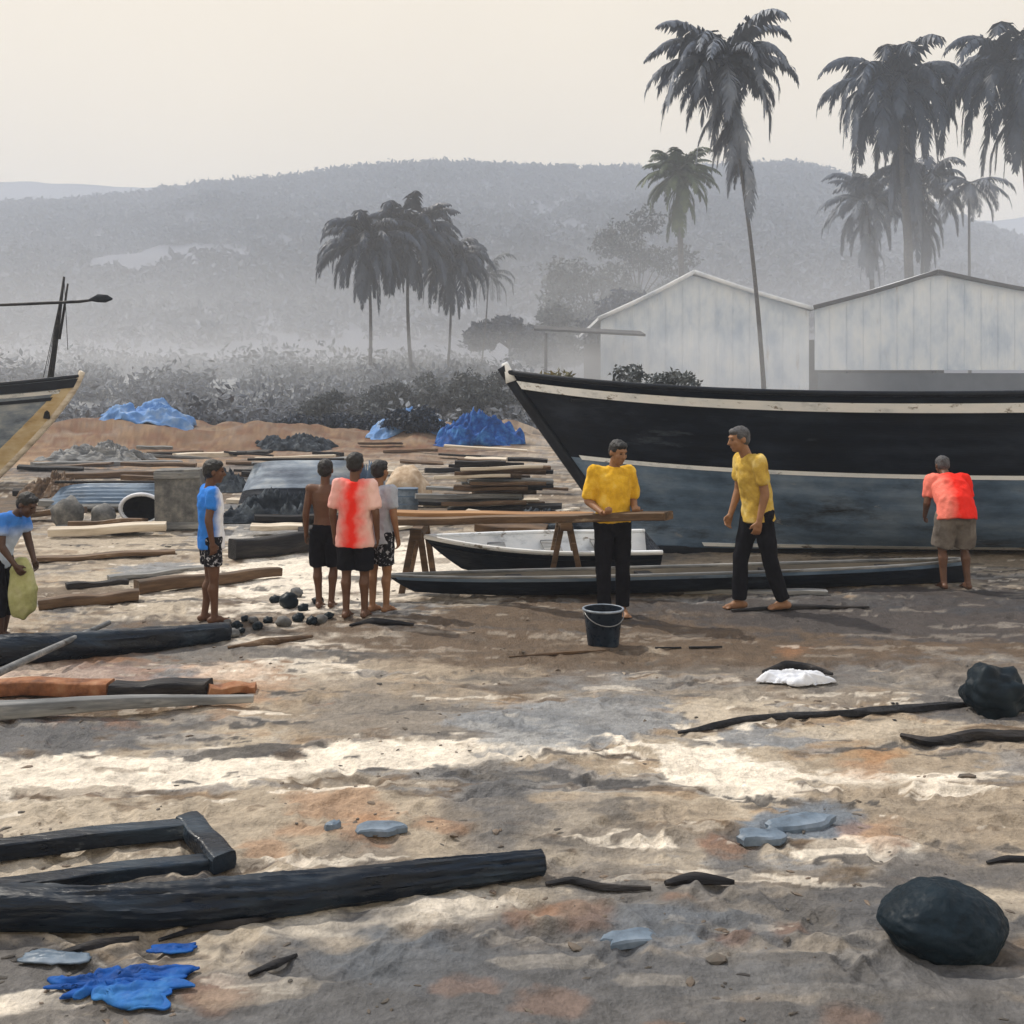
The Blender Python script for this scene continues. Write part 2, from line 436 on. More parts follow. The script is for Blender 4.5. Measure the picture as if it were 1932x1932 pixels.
M['rope'] = mat('rope', [(0.008, 0.009, 0.012), (0.03, 0.03, 0.034)], scale=12, rough=0.8, bump=0.6, bscale=60, spec=0.2)
M['skin'] = mat('skin', [(0.085, 0.036, 0.018), (0.13, 0.058, 0.030)], scale=6, rough=0.55, bump=0.1, bscale=60)
M['skin_warm'] = mat('skin_warm', [(0.20, 0.095, 0.045), (0.30, 0.15, 0.075)], scale=6, rough=0.55, bump=0.1, bscale=60)
M['skin_deep'] = mat('skin_deep', [(0.050, 0.024, 0.014), (0.085, 0.040, 0.024)], scale=6, rough=0.5, bump=0.1, bscale=60)
M['hair'] = mat('hair', [(0.004, 0.004, 0.005), (0.014, 0.013, 0.014)], scale=20, rough=0.5, bump=0.8, bscale=90)
M['hair_grey'] = mat('hair_grey', [(0.03, 0.03, 0.034), (0.10, 0.10, 0.11)], scale=14, rough=0.6, bump=0.8, bscale=90)
M['eye'] = mat('eye', [(0.01, 0.008, 0.007), (0.012, 0.01, 0.009)], rough=0.2, bump=0)
M['cloth_black'] = mat('cloth_black', [(0.004, 0.004, 0.007), (0.010, 0.010, 0.014)], scale=12, rough=0.9, bump=0.4, bscale=60, spec=0.08)
M['cloth_navy'] = mat('cloth_navy', [(0.008, 0.011, 0.018), (0.02, 0.026, 0.036)], scale=10, rough=0.9, bump=0.4, bscale=60, spec=0.15)
M['cloth_print'] = mat('cloth_print', [(0.008, 0.008, 0.012), (0.012, 0.012, 0.018), (0.42, 0.42, 0.46)], scale=26, rough=0.9, bump=0.3, lo=0.46, hi=0.62, spec=0.15, detail=3)
M['cloth_yellow'] = mat('cloth_yellow', [(0.50, 0.27, 0.015), (0.72, 0.42, 0.03), (0.80, 0.56, 0.12)], scale=7, rough=0.9, bump=0.5, bscale=35, spec=0.15)
M['cloth_mustard'] = mat('cloth_mustard', [(0.36, 0.22, 0.035), (0.55, 0.37, 0.07), (0.68, 0.54, 0.22)], scale=7, rough=0.9, bump=0.5, bscale=35, spec=0.15)
M['cloth_grey'] = mat('cloth_grey', [(0.10, 0.085, 0.075), (0.20, 0.175, 0.155)], scale=9, rough=0.9, bump=0.4, bscale=50, spec=0.15)
M['cloth_dusk'] = mat('cloth_dusk', [(0.30, 0.33, 0.40), (0.48, 0.50, 0.55)], scale=9, rough=0.9, bump=0.4, bscale=50, spec=0.15)
M['cloth_olive'] = mat('cloth_olive', [(0.22, 0.22, 0.085), (0.38, 0.38, 0.17), (0.50, 0.49, 0.28)], scale=7, rough=0.9, bump=0.5, bscale=35, spec=0.15)
M['cloth_red'] = dye_lit_mat('cloth_red', (0.78, 0.50, 0.44), (0.80, 0.030, 0.018), 'X', -0.105, 0.16, 0.09, 8, (0.76, 0.40, 0.36), 0.10)  # pale pink flanks are light painted into the red cloth
M['cloth_red_side'] = dye_lit_mat('cloth_red_side', (0.82, 0.025, 0.014), (0.80, 0.20, 0.15), 'X', 0.07, 0.12, 0.07, 8)  # pink on one side is sunlight painted into red cloth
M['cloth_blue'] = dye_lit_mat('cloth_blue', (0.82, 0.84, 0.88), (0.035, 0.20, 0.66), 'Y', -0.035, 0.09, 0.06, 9)  # white front is light painted onto the blue cloth
M['cloth_sky'] = dye_lit_mat('cloth_sky', (0.50, 0.58, 0.70), (0.05, 0.20, 0.60), 'Z', 1.20, 0.16, 0.06, 9)

# pixel of the photograph -> point at depth d, or on the ground plane
def at(u, v, d):
    return Vector(((u - CU) / FPX * d, d, EYE - (v - HV) / FPX * d))
def dep(v): return FPX * EYE / (v - HV)
def gp(u, v):
    d = dep(v); x = (u - CU) / FPX * d
    return Vector((x, d, float(gz(x, d))))

# ------------------------------------------------------------------ terrain
def gz(x, y):
    """height of the ground"""
    x = np.asarray(x, float); y = np.asarray(y, float)
    near = 0.030 * fbm(x * 0.55, y * 0.8, 4, 3) + 0.012 * fbm(x * 2.7, y * 3.6, 3, 11)
    rdg = 1 - np.abs(fbm(x * 1.1, y * 2.4, 4, 13))
    near = near + .016 * (rdg - .7) + .010 * fbm(x * 8, y * 11, 3, 17) * sst(20, 12, y)
    near = near * sst(-8, 2.5, y)
    bankw = sst(3.5, -1.0, x) * (0.75 + 0.5 * fbm(x * 0.16, 0 * y + 2.0, 3, 5))
    bank = 1.15 * np.exp(-((y - 46.0) / 5.0) ** 2) * bankw * (1 + 0.3 * fbm(x * 0.7, y * 0.7, 3, 21))
    rise = sst(50, 66, y) * (0.6 + 2.4 * sst(6, -3, x))
    far = np.clip(y - 66, 0, None) * 0.045
    return near + bank + rise + far + 0.10 * sst(14, 40, y) * fbm(x * 0.35, y * 0.35, 3, 31)

PC = {  # albedo of the patches of the shore
    'cream': (0.72, 0.645, 0.545), 'tan': (0.31, 0.25, 0.185), 'ltan': (0.43, 0.365, 0.285), 'grey': (0.165, 0.15, 0.135),
    'bgrey': (0.20, 0.215, 0.235), 'dark': (0.035, 0.036, 0.042), 'brown': (0.095, 0.062, 0.037), 'rust': (0.36, 0.16, 0.065),
    'blue': (0.11, 0.15, 0.20), 'ochre': (0.30, 0.17, 0.075), 'dgrey': (0.085, 0.085, 0.09),
}
# (u0, v0, u1, v1, colour, edge softness, strength, slope, wet)
PATCH = [
    (-400, 1000, 2400, 1080, 'tan', .6, .8, 0, 0), (-300, 850, 560, 900, 'ochre', .6, .6, 0, 0), (560, 900, 1100, 1000, 'brown', .5, .7, 0, .2),
    (40, 880, 330, 905, 'dgrey', .5, .8, 0, .2), (330, 870, 700, 930, 'dgrey', .5, .8, 0, .3), (60, 915, 460, 950, 'brown', .5, .9, 0, .2), (-100, 930, 120, 1010, 'brown', .5, .9, 0, .2),
    (300, 985, 420, 1030, 'brown', .5, .8, 0, .2), (90, 1000, 240, 1030, 'brown', .6, .7, 0, .1), (1100, 940, 1300, 1060, 'dgrey', .5, .7, 0, .2), (640, 985, 860, 1030, 'dgrey', .5, .6, 0, .2),
    (100, 1005, 460, 1050, 'ltan', .3, .8, 0, 0), (200, 1060, 400, 1085, 'bgrey', .3, .8, -.06, .3), (60, 1085, 560, 1165, 'ltan', .5, .9, 0, 0),
    (60, 1105, 260, 1150, 'brown', .4, .8, 0, .2), (400, 1020, 780, 1195, 'cream', .3, 1.0, 0, 0), (430, 1050, 720, 1180, 'cream', .5, .9, 0, 0), (720, 1025, 910, 1105, 'cream', .12, 1, 0, 0),
    (380, 960, 640, 1030, 'bgrey', .3, .6, 0, .1),
    (-200, 1188, 480, 1262, 'dark', .35, 1, -.05, .6), (240, 1215, 640, 1262, 'grey', .4, .9, 0, .3), (440, 1195, 800, 1225, 'cream', .4, .8, -.03, 0),  # first band: shade along the log painted together with wet mud
    (-100, 1262, 180, 1300, 'cream', .3, .9, 0, 0), (100, 1262, 420, 1300, 'bgrey', .4, .7, 0, .3), (380, 1240, 760, 1290, 'cream', .3, .75, -.05, 0),
    (-300, 1335, 420, 1425, 'dgrey', .5, .95, -.03, .5), (420, 1270, 950, 1400, 'tan', .6, .7, 0, 0), (560, 1310, 1000, 1400, 'grey', .6, .7, 0, .3),  # first patch paints the shade beneath the long grey plank
    (-300, 1415, 860, 1500, 'cream', .22, 1, -.065, 0), (-300, 1495, 1000, 1640, 'ltan', .4, .9, -.02, 0),
    (840, 1460, 1010, 1590, 'dgrey', .6, .85, 0, .4), (580, 1580, 760, 1640, 'dgrey', .6, .9, -.03, .4), (1000, 1500, 1330, 1640, 'grey', .6, .5, 0, .2),
    (700, 1135, 1240, 1215, 'brown', .5, .95, 0, .2), (1150, 1105, 2300, 1190, 'dark', .35, .85, 0, .5), (1240, 1190, 2000, 1250, 'brown', .6, .6, 0, .1),  # dark band is the big boat's shadow painted on the ground
    (620, 1220, 1050, 1275, 'tan', .5, .8, 0, 0), (900, 1310, 1320, 1400, 'bgrey', .5, .8, 0, .4), (1020, 1255, 1260, 1300, 'bgrey', .4, .7, 0, .3),
    (1420, 1245, 1760, 1300, 'dgrey', .5, .85, 0, .5), (1620, 1255, 1960, 1290, 'tan', .4, .8, 0, 0), (1270, 1310, 1480, 1365, 'ltan', .2, .9, 0, 0),
    (1740, 1290, 2000, 1370, 'dgrey', .5, .8, 0, .4), (1320, 1375, 1620, 1410, 'bgrey', .3, .8, 0, .4), (1500, 1360, 1750, 1400, 'ltan', .3, .8, 0, 0),
    (1170, 1395, 1520, 1525, 'cream', .14, 1, .12, 0), (1350, 1445, 1880, 1480, 'cream', .25, .9, .03, 0), (1480, 1400, 1860, 1462, 'tan', .3, .9, .04, 0),
    (1560, 1405, 1720, 1440, 'ochre', .5, .6, 0, 0), (1430, 1480, 1960, 1620, 'tan', .5, .7, 0, 0), (1700, 1370, 2000, 1420, 'tan', .4, .7, 0, 0),
    (1180, 1500, 1420, 1570, 'tan', .5, .7, 0, 0), (1330, 1550, 1450, 1670, 'dgrey', .6, .8, 0, .5), (1380, 1520, 1600, 1590, 'blue', .4, .8, -.1, .5),
    (1150, 1575, 1290, 1605, 'cream', .2, .95, 0.08, 0), (1440, 1585, 1700, 1618, 'cream', .2, .95, -.03, 0), 
    (300, 1715, 780, 1830, 'ltan', .2, 1, -.12, 0), (460, 1670, 1010, 1750, 'cream', .35, .8, -.12, 0), (-200, 1590, 520, 1720, 'ltan', .4, .9, -.12, 0),
    (-200, 1770, 330, 1880, 'dgrey', .5, .85, 0, .4), (380, 1770, 1130, 1932, 'dgrey', .4, .8, -.1, .5), (980, 1640, 1420, 1700, 'grey', .4, .7, 0, .3),
    (930, 1690, 1180, 1760, 'tan', .5, .7, 0, 0), (1100, 1690, 1420, 1790, 'blue', .5, .85, 0, .6), (1150, 1790, 1600, 1880, 'bgrey', .5, .7, 0, .4),
    (1540, 1640, 1960, 1830, 'dgrey', .6, .75, 0, .5), (300, 1740, 1500, 2040, 'dgrey', .8, .75, -.02, .4), (-200, 1880, 1000, 2100, 'dgrey', .7, .7, 0, .4), (620, 1760, 900, 1850, 'blue', .7, .5, 0, .4), (1400, 1180, 2200, 1290, 'dgrey', .8, .6, 0, .4), (1000, 1600, 1300, 1680, 'dgrey', .7, .5, 0, .3), (380, 1480, 840, 1640, 'tan', .8, .5, 0, 0), (940, 1790, 1140, 1815, 'cream', .25, .85, 0, 0), (1180, 1830, 1320, 1850, 'cream', .25, .8, 0, 0),
    (360, 1850, 580, 1890, 'ltan', .3, .8, -.1, 0), (-100, 1860, 220, 1900, 'cream', .3, .7, -.15, 0), (1250, 1840, 2100, 2050, 'grey', .6, .6, 0, .1),
    (1780, 1670, 1960, 1720, 'ltan', .3, .8, 0, 0), (0, 1890, 300, 1960, 'grey', .5, .8, 0, .3),
]
PATCH += [(660, 1128, 2300, 1275, 'brown', .7, .97, 0, .45), (1250, 1120, 2300, 1200, 'dark', .6, .7, 0, .5), (820, 1260, 2000, 1320, 'grey', .8, .5, 0, .3), (500, 1770, 2100, 2100, 'dgrey', .7, .6, -.02, .45), (1000, 1640, 1650, 1760, 'dgrey', .8, .5, 0, .4)]  # dark entry deepens the painted boat shadow over brown wet mud
for (u, v, r) in [(640, 1525, 40), (690, 1565, 30), (570, 1560, 22), (500, 1600, 30), (830, 1560, 22), (1370, 1590, 26), (1660, 1570, 30), (1280, 1690, 20), (1090, 1715, 34),
                  (1010, 1715, 26), (400, 1870, 44), (1380, 1760, 18), (1580, 1900, 30), (870, 1850, 24), (1640, 1445, 30), (1200, 1930, 30), (430, 1297, 60), (150, 1300, 90), (1500, 1225, 16), (1500, 1740, 18), (1040, 1880, 30)]:
    PATCH.append((u - r * 1.5, v - r * .55, u + r * 1.5, v + r * .55, 'rust', 1.3, .38, 0, 0))

def build_ground():
    vs = np.concatenate([np.arange(2700, 1960, -12.0), np.arange(1960, 1160, -2.6), np.arange(1160, 900, -2.0), np.arange(900, 790, -1.5)])
    ds = np.concatenate([[-40, -15, -5, -1, 1.0], FPX * EYE / (vs - HV), np.linspace(110, 640, 30)])
    ks = np.concatenate([np.arange(-2600, -200, 40.0), np.arange(-200, 2140, 3.6), np.arange(2140, 4600, 40.0)])
    D, U = np.meshgrid(ds, ks, indexing='ij')
    DD = np.maximum(D, 1.9)
    X = (U - CU) / FPX * DD
    Z = gz(X, D)
    nr, nc = D.shape
    rf = random.Random(9)
    for k in range(300):
        fu = rf.uniform(0, 1950); fv = 1120 + 700 * rf.random() ** 1.6
        fy = FPX * EYE / (fv - HV); fx = (fu - CU) / FPX * fy; an = rf.uniform(-.9, .9) + (1.57 if rf.random() < .5 else 0)
        i0, i1 = np.searchsorted(-0 + ds, [fy - .25, fy + .25]); i0 = max(i0, 0)
        sub = np.s_[i0:i1, :]
        dx = X[sub] - fx; dy = D[sub] - fy; a = dx * math.cos(an) + dy * math.sin(an); b = -dx * math.sin(an) + dy * math.cos(an)
        q = (a / .125) ** 2 + (b / (.045 + .010 * np.clip(a / .125, -1, 1))) ** 2
        Z[sub] += -.016 * np.exp(-q * q) + .008 * np.exp(-((np.sqrt(q) - 1.35) / .3) ** 2)
    V = np.stack([X, D, Z], -1).reshape(-1, 3)
    idx = np.arange(nr * nc).reshape(nr, nc)
    F = np.stack([idx[:-1, :-1], idx[:-1, 1:], idx[1:, 1:], idx[1:, :-1]], -1).reshape(-1, 4)
    # colour of the shore: dry sand, wet silt, rust and ash, with painted shadow bands
    VV = HV + FPX * EYE / DD
    n1 = fbm(X * 1.1, D * 1.6, 5, 41); n2 = fbm(X * 3.3, D * 5.0, 4, 51); n3 = fbm(X * 0.45, D * 0.9, 4, 61); n4 = fbm(X * 10, D * 16, 4, 101); n5 = fbm(X * .7, D * 3.6, 5, 111); n6 = fbm(X * 1.3 + 9, D * 6.5, 5, 121)
    def mixc(C, c, w): return C + (np.asarray(c)[None, None] - C) * w[..., None]
    C = np.zeros(D.shape + (3,)) + np.asarray(PC['tan'])
    C = mixc(C, PC['grey'], sst(-.1, .45, n3) * .75)
    C = mixc(C, PC['ltan'], sst(.05, .5, n1) * .6)
    C = mixc(C, PC['dgrey'], sst(.35, .8, -n1 + .4 * n2) * .6)
    C = mixc(C, PC['ochre'], sst(.35, .8, n2 - .5 * n3) * .35)
    C = mixc(C, PC['bgrey'], sst(.16, .34, n5 + .25 * n4) * .5)
    C = mixc(C, PC['brown'], sst(.30, .44, n6 + .2 * n4) * .5)
    C = mixc(C, PC['ltan'], sst(.38, .46, -n6 + .25 * n4) * .6)
    C = mixc(C, PC['dark'], sst(.40, .5, -n5 + .3 * n2) * .7)
    W = sst(.0, .6, -n1) * .25
    for (u0, v0, u1, v1, c, soft, st, sl, wet) in PATCH:
        uc, vc = (u0 + u1) / 2, (v0 + v1) / 2
        ru, rv = (u1 - u0) / 2, (v1 - v0) / 2
        q = ((U - uc) / ru) ** 2 + ((VV - vc - sl * (U - uc)) / rv) ** 2
        q = np.sqrt(q) + .46 * n1 + .34 * n2 + .26 * n4 + .22 * n5
        soft = soft * .55
        if c == 'rust': q = q + .35 * n4 + .25 * n2
        w = sst(1 + soft, 1 - soft * .6, q) * st
        w = np.where(D > 0, w, 0)
        C = mixc(C, PC[c], w)
        W = W * (1 - w) + wet * w
    # far side: ochre bank, then grey-green scrub land
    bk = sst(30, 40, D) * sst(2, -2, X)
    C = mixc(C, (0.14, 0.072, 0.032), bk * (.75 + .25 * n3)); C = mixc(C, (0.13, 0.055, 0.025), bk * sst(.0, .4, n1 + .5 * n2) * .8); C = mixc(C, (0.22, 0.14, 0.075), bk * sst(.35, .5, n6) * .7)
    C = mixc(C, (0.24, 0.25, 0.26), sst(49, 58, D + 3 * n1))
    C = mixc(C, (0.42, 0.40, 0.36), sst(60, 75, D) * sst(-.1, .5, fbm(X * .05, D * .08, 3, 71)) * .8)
    nearw = sst(30, 20, D) * (1 - .8 * np.clip(W * 2.2, 0, 1))
    C = mixc(C, PC['cream'], sst(.62, .68, n6 - .3 * n4) * .8 * nearw)
    C = mixc(C, PC['dark'], sst(.50, .58, n5 * .8 - .5 * n6 + .25 * n4) * .8 * nearw)
    C = mixc(C, PC['brown'], sst(.46, .54, n2 * .6 + n6 * .6) * .55 * nearw)
    wash = sst(1690, 1830, VV + 70 * n3 + 40 * n1 + 90 * sst(200, 700, U) - 90) * sst(150, 600, U + 120 * n1)
    C = mixc(C, (0.105, 0.105, 0.108), wash * np.where(D > 0, .46, 0)); W = np.maximum(W, wash * .35)
    tone = 1 + .20 * fbm(X * 9, D * 13, 3, 81)
    C = np.clip(C * tone[..., None], 0.004, 0.9)
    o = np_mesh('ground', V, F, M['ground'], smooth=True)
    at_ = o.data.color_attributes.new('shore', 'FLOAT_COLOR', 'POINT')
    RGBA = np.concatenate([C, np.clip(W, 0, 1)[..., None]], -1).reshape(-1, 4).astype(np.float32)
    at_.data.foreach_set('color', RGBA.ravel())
    tag(o, kind='structure')

def ground_mat():
    m = bpy.data.materials.new('ground'); m.use_nodes = True
    nt = m.node_tree; b = nt.nodes['Principled BSDF']; Lk = nt.links.new
    at_ = nt.nodes.new('ShaderNodeAttribute'); at_.attribute_name = 'shore'
    tc = nt.nodes.new('ShaderNodeTexCoord')
    n1 = nt.nodes.new('ShaderNodeTexNoise'); n1.inputs['Scale'].default_value = 26; n1.inputs['Detail'].default_value = 8; n1.inputs['Roughness'].default_value = .7
    n2 = nt.nodes.new('ShaderNodeTexNoise'); n2.inputs['Scale'].default_value = 5; n2.inputs['Detail'].default_value = 8; n2.inputs['Roughness'].default_value = .65
    vo = nt.nodes.new('ShaderNodeTexVoronoi'); vo.inputs['Scale'].default_value = 55
    for n in (n1, n2, vo): Lk(tc.outputs['Object'], n.inputs['Vector'])
    mr = nt.nodes.new('ShaderNodeMapRange'); mr.inputs['From Min'].default_value = .3; mr.inputs['From Max'].default_value = .7
    mr.inputs['To Min'].default_value = .70; mr.inputs['To Max'].default_value = 1.28
    Lk(n1.outputs['Fac'], mr.inputs['Value'])
    mu = nt.nodes.new('ShaderNodeVectorMath'); mu.operation = 'SCALE'
    Lk(at_.outputs['Color'], mu.inputs[0]); Lk(mr.outputs['Result'], mu.inputs['Scale'])
    Lk(mu.outputs['Vector'], b.inputs['Base Color'])
    ro = nt.nodes.new('ShaderNodeMapRange'); ro.inputs['To Min'].default_value = .92; ro.inputs['To Max'].default_value = .30
    Lk(at_.outputs['Alpha'], ro.inputs['Value']); Lk(ro.outputs['Result'], b.inputs['Roughness'])
    ad = nt.nodes.new('ShaderNodeMath'); ad.operation = 'MULTIPLY_ADD'; ad.inputs[1].default_value = 2.4
    Lk(n2.outputs['Fac'], ad.inputs[0]); Lk(n1.outputs['Fac'], ad.inputs[2])
    ad2 = nt.nodes.new('ShaderNodeMath'); ad2.operation = 'MULTIPLY_ADD'; ad2.inputs[1].default_value = .35
    Lk(vo.outputs['Distance'], ad2.inputs[0]); Lk(ad.outputs[0], ad2.inputs[2])
    bp = nt.nodes.new('ShaderNodeBump'); bp.inputs['Strength'].default_value = .75; bp.inputs['Distance'].default_value = .022
    Lk(ad2.outputs[0], bp.inputs['Height']); Lk(bp.outputs['Normal'], b.inputs['Normal'])
    b.inputs['Specular IOR Level'].default_value = .35
    return m
M['ground'] = ground_mat()
build_ground()

# ---- hills
RIDGE = [(-900, 470), (-400, 430), (0, 398), (130, 392), (250, 380), (420, 350), (520, 345), (640, 335), (800, 322), (950, 328), (1150, 335), (1300, 330),
         (1480, 328), (1560, 335), (1700, 380), (1850, 440), (2000, 480), (2400, 520), (3000, 560)]
def ridge_v(u): return np.interp(u, [r[0] for r in RIDGE], [r[1] for r in RIDGE])
HD0, HD1 = 95.0, 620.0
def hill_z(u, d):
    x = (u - CU) / FPX * d
    zr = EYE + (HV - ridge_v(u)) / FPX * HD1
    t = np.clip((d - HD0) / (HD1 - HD0), 0, 1.3)
    prof = np.where(t < 1, 0.25 * t + 0.75 * t ** 1.5, 1 - 1.2 * (t - 1))
    return 2.2 + (zr - 2.2) * prof + (4 + 8 * t) * t * fbm(x * 0.012, d * 0.012, 4, 91) * (1 - .8 * sst(.75, 1.0, t))
def build_hills():
    us = np.arange(-1000, 3000, 9.0)
    dd = np.linspace(86, 720, 130)
    D, U = np.meshgrid(dd, us, indexing='ij')
    X = (U - CU) / FPX * D
    Z = hill_z(U, D)
    nr, nc = D.shape
    idx = np.arange(nr * nc).reshape(nr, nc)
    F = np.stack([idx[:-1, :-1], idx[:-1, 1:], idx[1:, 1:], idx[1:, :-1]], -1).reshape(-1, 4)
    o = np_mesh('hills', np.stack([X, D, Z], -1).reshape(-1, 3), F, M['hill'], smooth=True)
    tag(o, kind='structure')
    # far pale range behind
    us = np.arange(-1200, 3200, 12.0)
    rv = 352 + 9 * fbm(us * .006, us * 0, 4, 5) + 60 * sst(1100, 1700, us)
    rows = []
    for k, (dy, fz) in enumerate([(0, 0), (40, .5), (90, .86), (120, 1.0), (200, .8)]):
        d = 960.0 + dy
        rows.append(np.stack([(us - CU) / FPX * d, np.full_like(us, d), (EYE + (HV - rv) / FPX * 1080) * fz], -1))
    V = np.stack(rows)
    nr, nc = V.shape[:2]
    idx = np.arange(nr * nc).reshape(nr, nc)
    F = np.stack([idx[:-1, :-1], idx[:-1, 1:], idx[1:, 1:], idx[1:, :-1]], -1).reshape(-1, 4)
    tag(np_mesh('far_hills', V.reshape(-1, 3), F, M['hill'], smooth=True), kind='structure')
build_hills()

def leaf_quads(C, size, jitter=None, up=0.0):
    """one randomly turned, slightly folded leaf-like quad per centre"""
    n = len(C)
    a = RNG.normal(size=(n, 3)); a[:, 2] += up; a /= np.linalg.norm(a, axis=1, keepdims=True)
    b = RNG.normal(size=(n, 3)); b -= a * (a * b).sum(1, keepdims=True); b /= np.linalg.norm(b, axis=1, keepdims=True)
    c = np.cross(a, b)
    s = np.asarray(size) * RNG.uniform(.6, 1.4, n)
    s = s[:, None]
    V = np.stack([C - b * s, C - c * s * .45 + a * s * .15, C + b * s, C + c * s * .45 + a * s * .15], 1)
    return V.reshape(-1, 3), np.arange(n * 4).reshape(n, 4)

def hill_forest():
    n = 9500
    u = RNG.uniform(-300, 2250, n)
    t = RNG.uniform(0.03, 1.0, n) ** .62
    ridge = RNG.random(n) < .2
    t = np.where(ridge, RNG.uniform(.955, 1.01, n), t)
    d = HD0 + t * (HD1 - HD0)
    x = (u - CU) / FPX * d
    keep = (fbm(x * .012, d * .010, 4, 14) > -.72 - .3 * ridge + .8 * sst(.22, .10, t)) 
    u, d, x, t = u[keep], d[keep], x[keep], t[keep]
    z = hill_z(u, d)
    Cs = []; Ss = []
    for i in range(len(u)):
        r = RNG.uniform(2.2, 5.6) * (.45 + .55 * min(1, t[i] * 2.5)); k = int(26 + r * 6)
        p = RNG.normal(size=(k, 3)); p /= np.linalg.norm(p, axis=1, keepdims=True)
        p *= (RNG.uniform(.45, 1.0, k)[:, None]) * np.array([r, r, r * .85]) * RNG.uniform(.75, 1.2, (k, 3))
        Cs.append(p + np.array([x[i], d[i], z[i] + r * .6])); Ss.append(np.full(k, r * .30))
    V, F = leaf_quads(np.concatenate(Cs), np.concatenate(Ss))
    o = np_mesh('hill_forest', V, F, M['forest'])
    tag(o, 'grey hazy forest covering the hills behind the boatyard', 'forest', kind='stuff')
hill_forest()

# ---- haze
def haze():
    mb = MB()
    mb.box((0, 560, 86), (3400, 1300, 176))
    m = bpy.data.materials.new('haze'); m.use_nodes = True
    nt = m.node_tree; nt.nodes.clear()
    o_ = nt.nodes.new('ShaderNodeOutputMaterial')
    v = nt.nodes.new('ShaderNodeVolumePrincipled')
    v.inputs['Color'].default_value = (0.77, 0.85, 1.0, 1)
    v.inputs['Density'].default_value = 0.0014
    v.inputs['Anisotropy'].default_value = 0.0
    nt.links.new(v.outputs['Volume'], o_.inputs['Volume'])
    o = mb.build('haze', m, smooth=False)
    tag(o, kind='stuff')
haze()
def mist():
    for (c, sz, dn) in (((-20, 262, 8.0), (460, 430, 14), .0042), ((10, 300, 13), (560, 330, 22), .0022), ((-16, 78, 2.5), (70, 56, 6.4), .015)):
        mb = MB(); mb.box(c, sz)
        m = bpy.data.materials.new('mist'); m.use_nodes = True
        nt = m.node_tree; nt.nodes.clear()
        o_ = nt.nodes.new('ShaderNodeOutputMaterial'); v = nt.nodes.new('ShaderNodeVolumePrincipled')
        v.inputs['Color'].default_value = (0.93, 0.95, 1.0, 1); v.inputs['Density'].default_value = dn
        nt.links.new(v.outputs['Volume'], o_.inputs['Volume'])
        o = mb.build('mist', m, smooth=False)
        tag(o, 'pale mist lying on the low ground in front of the hills', 'mist', kind='stuff')
mist()

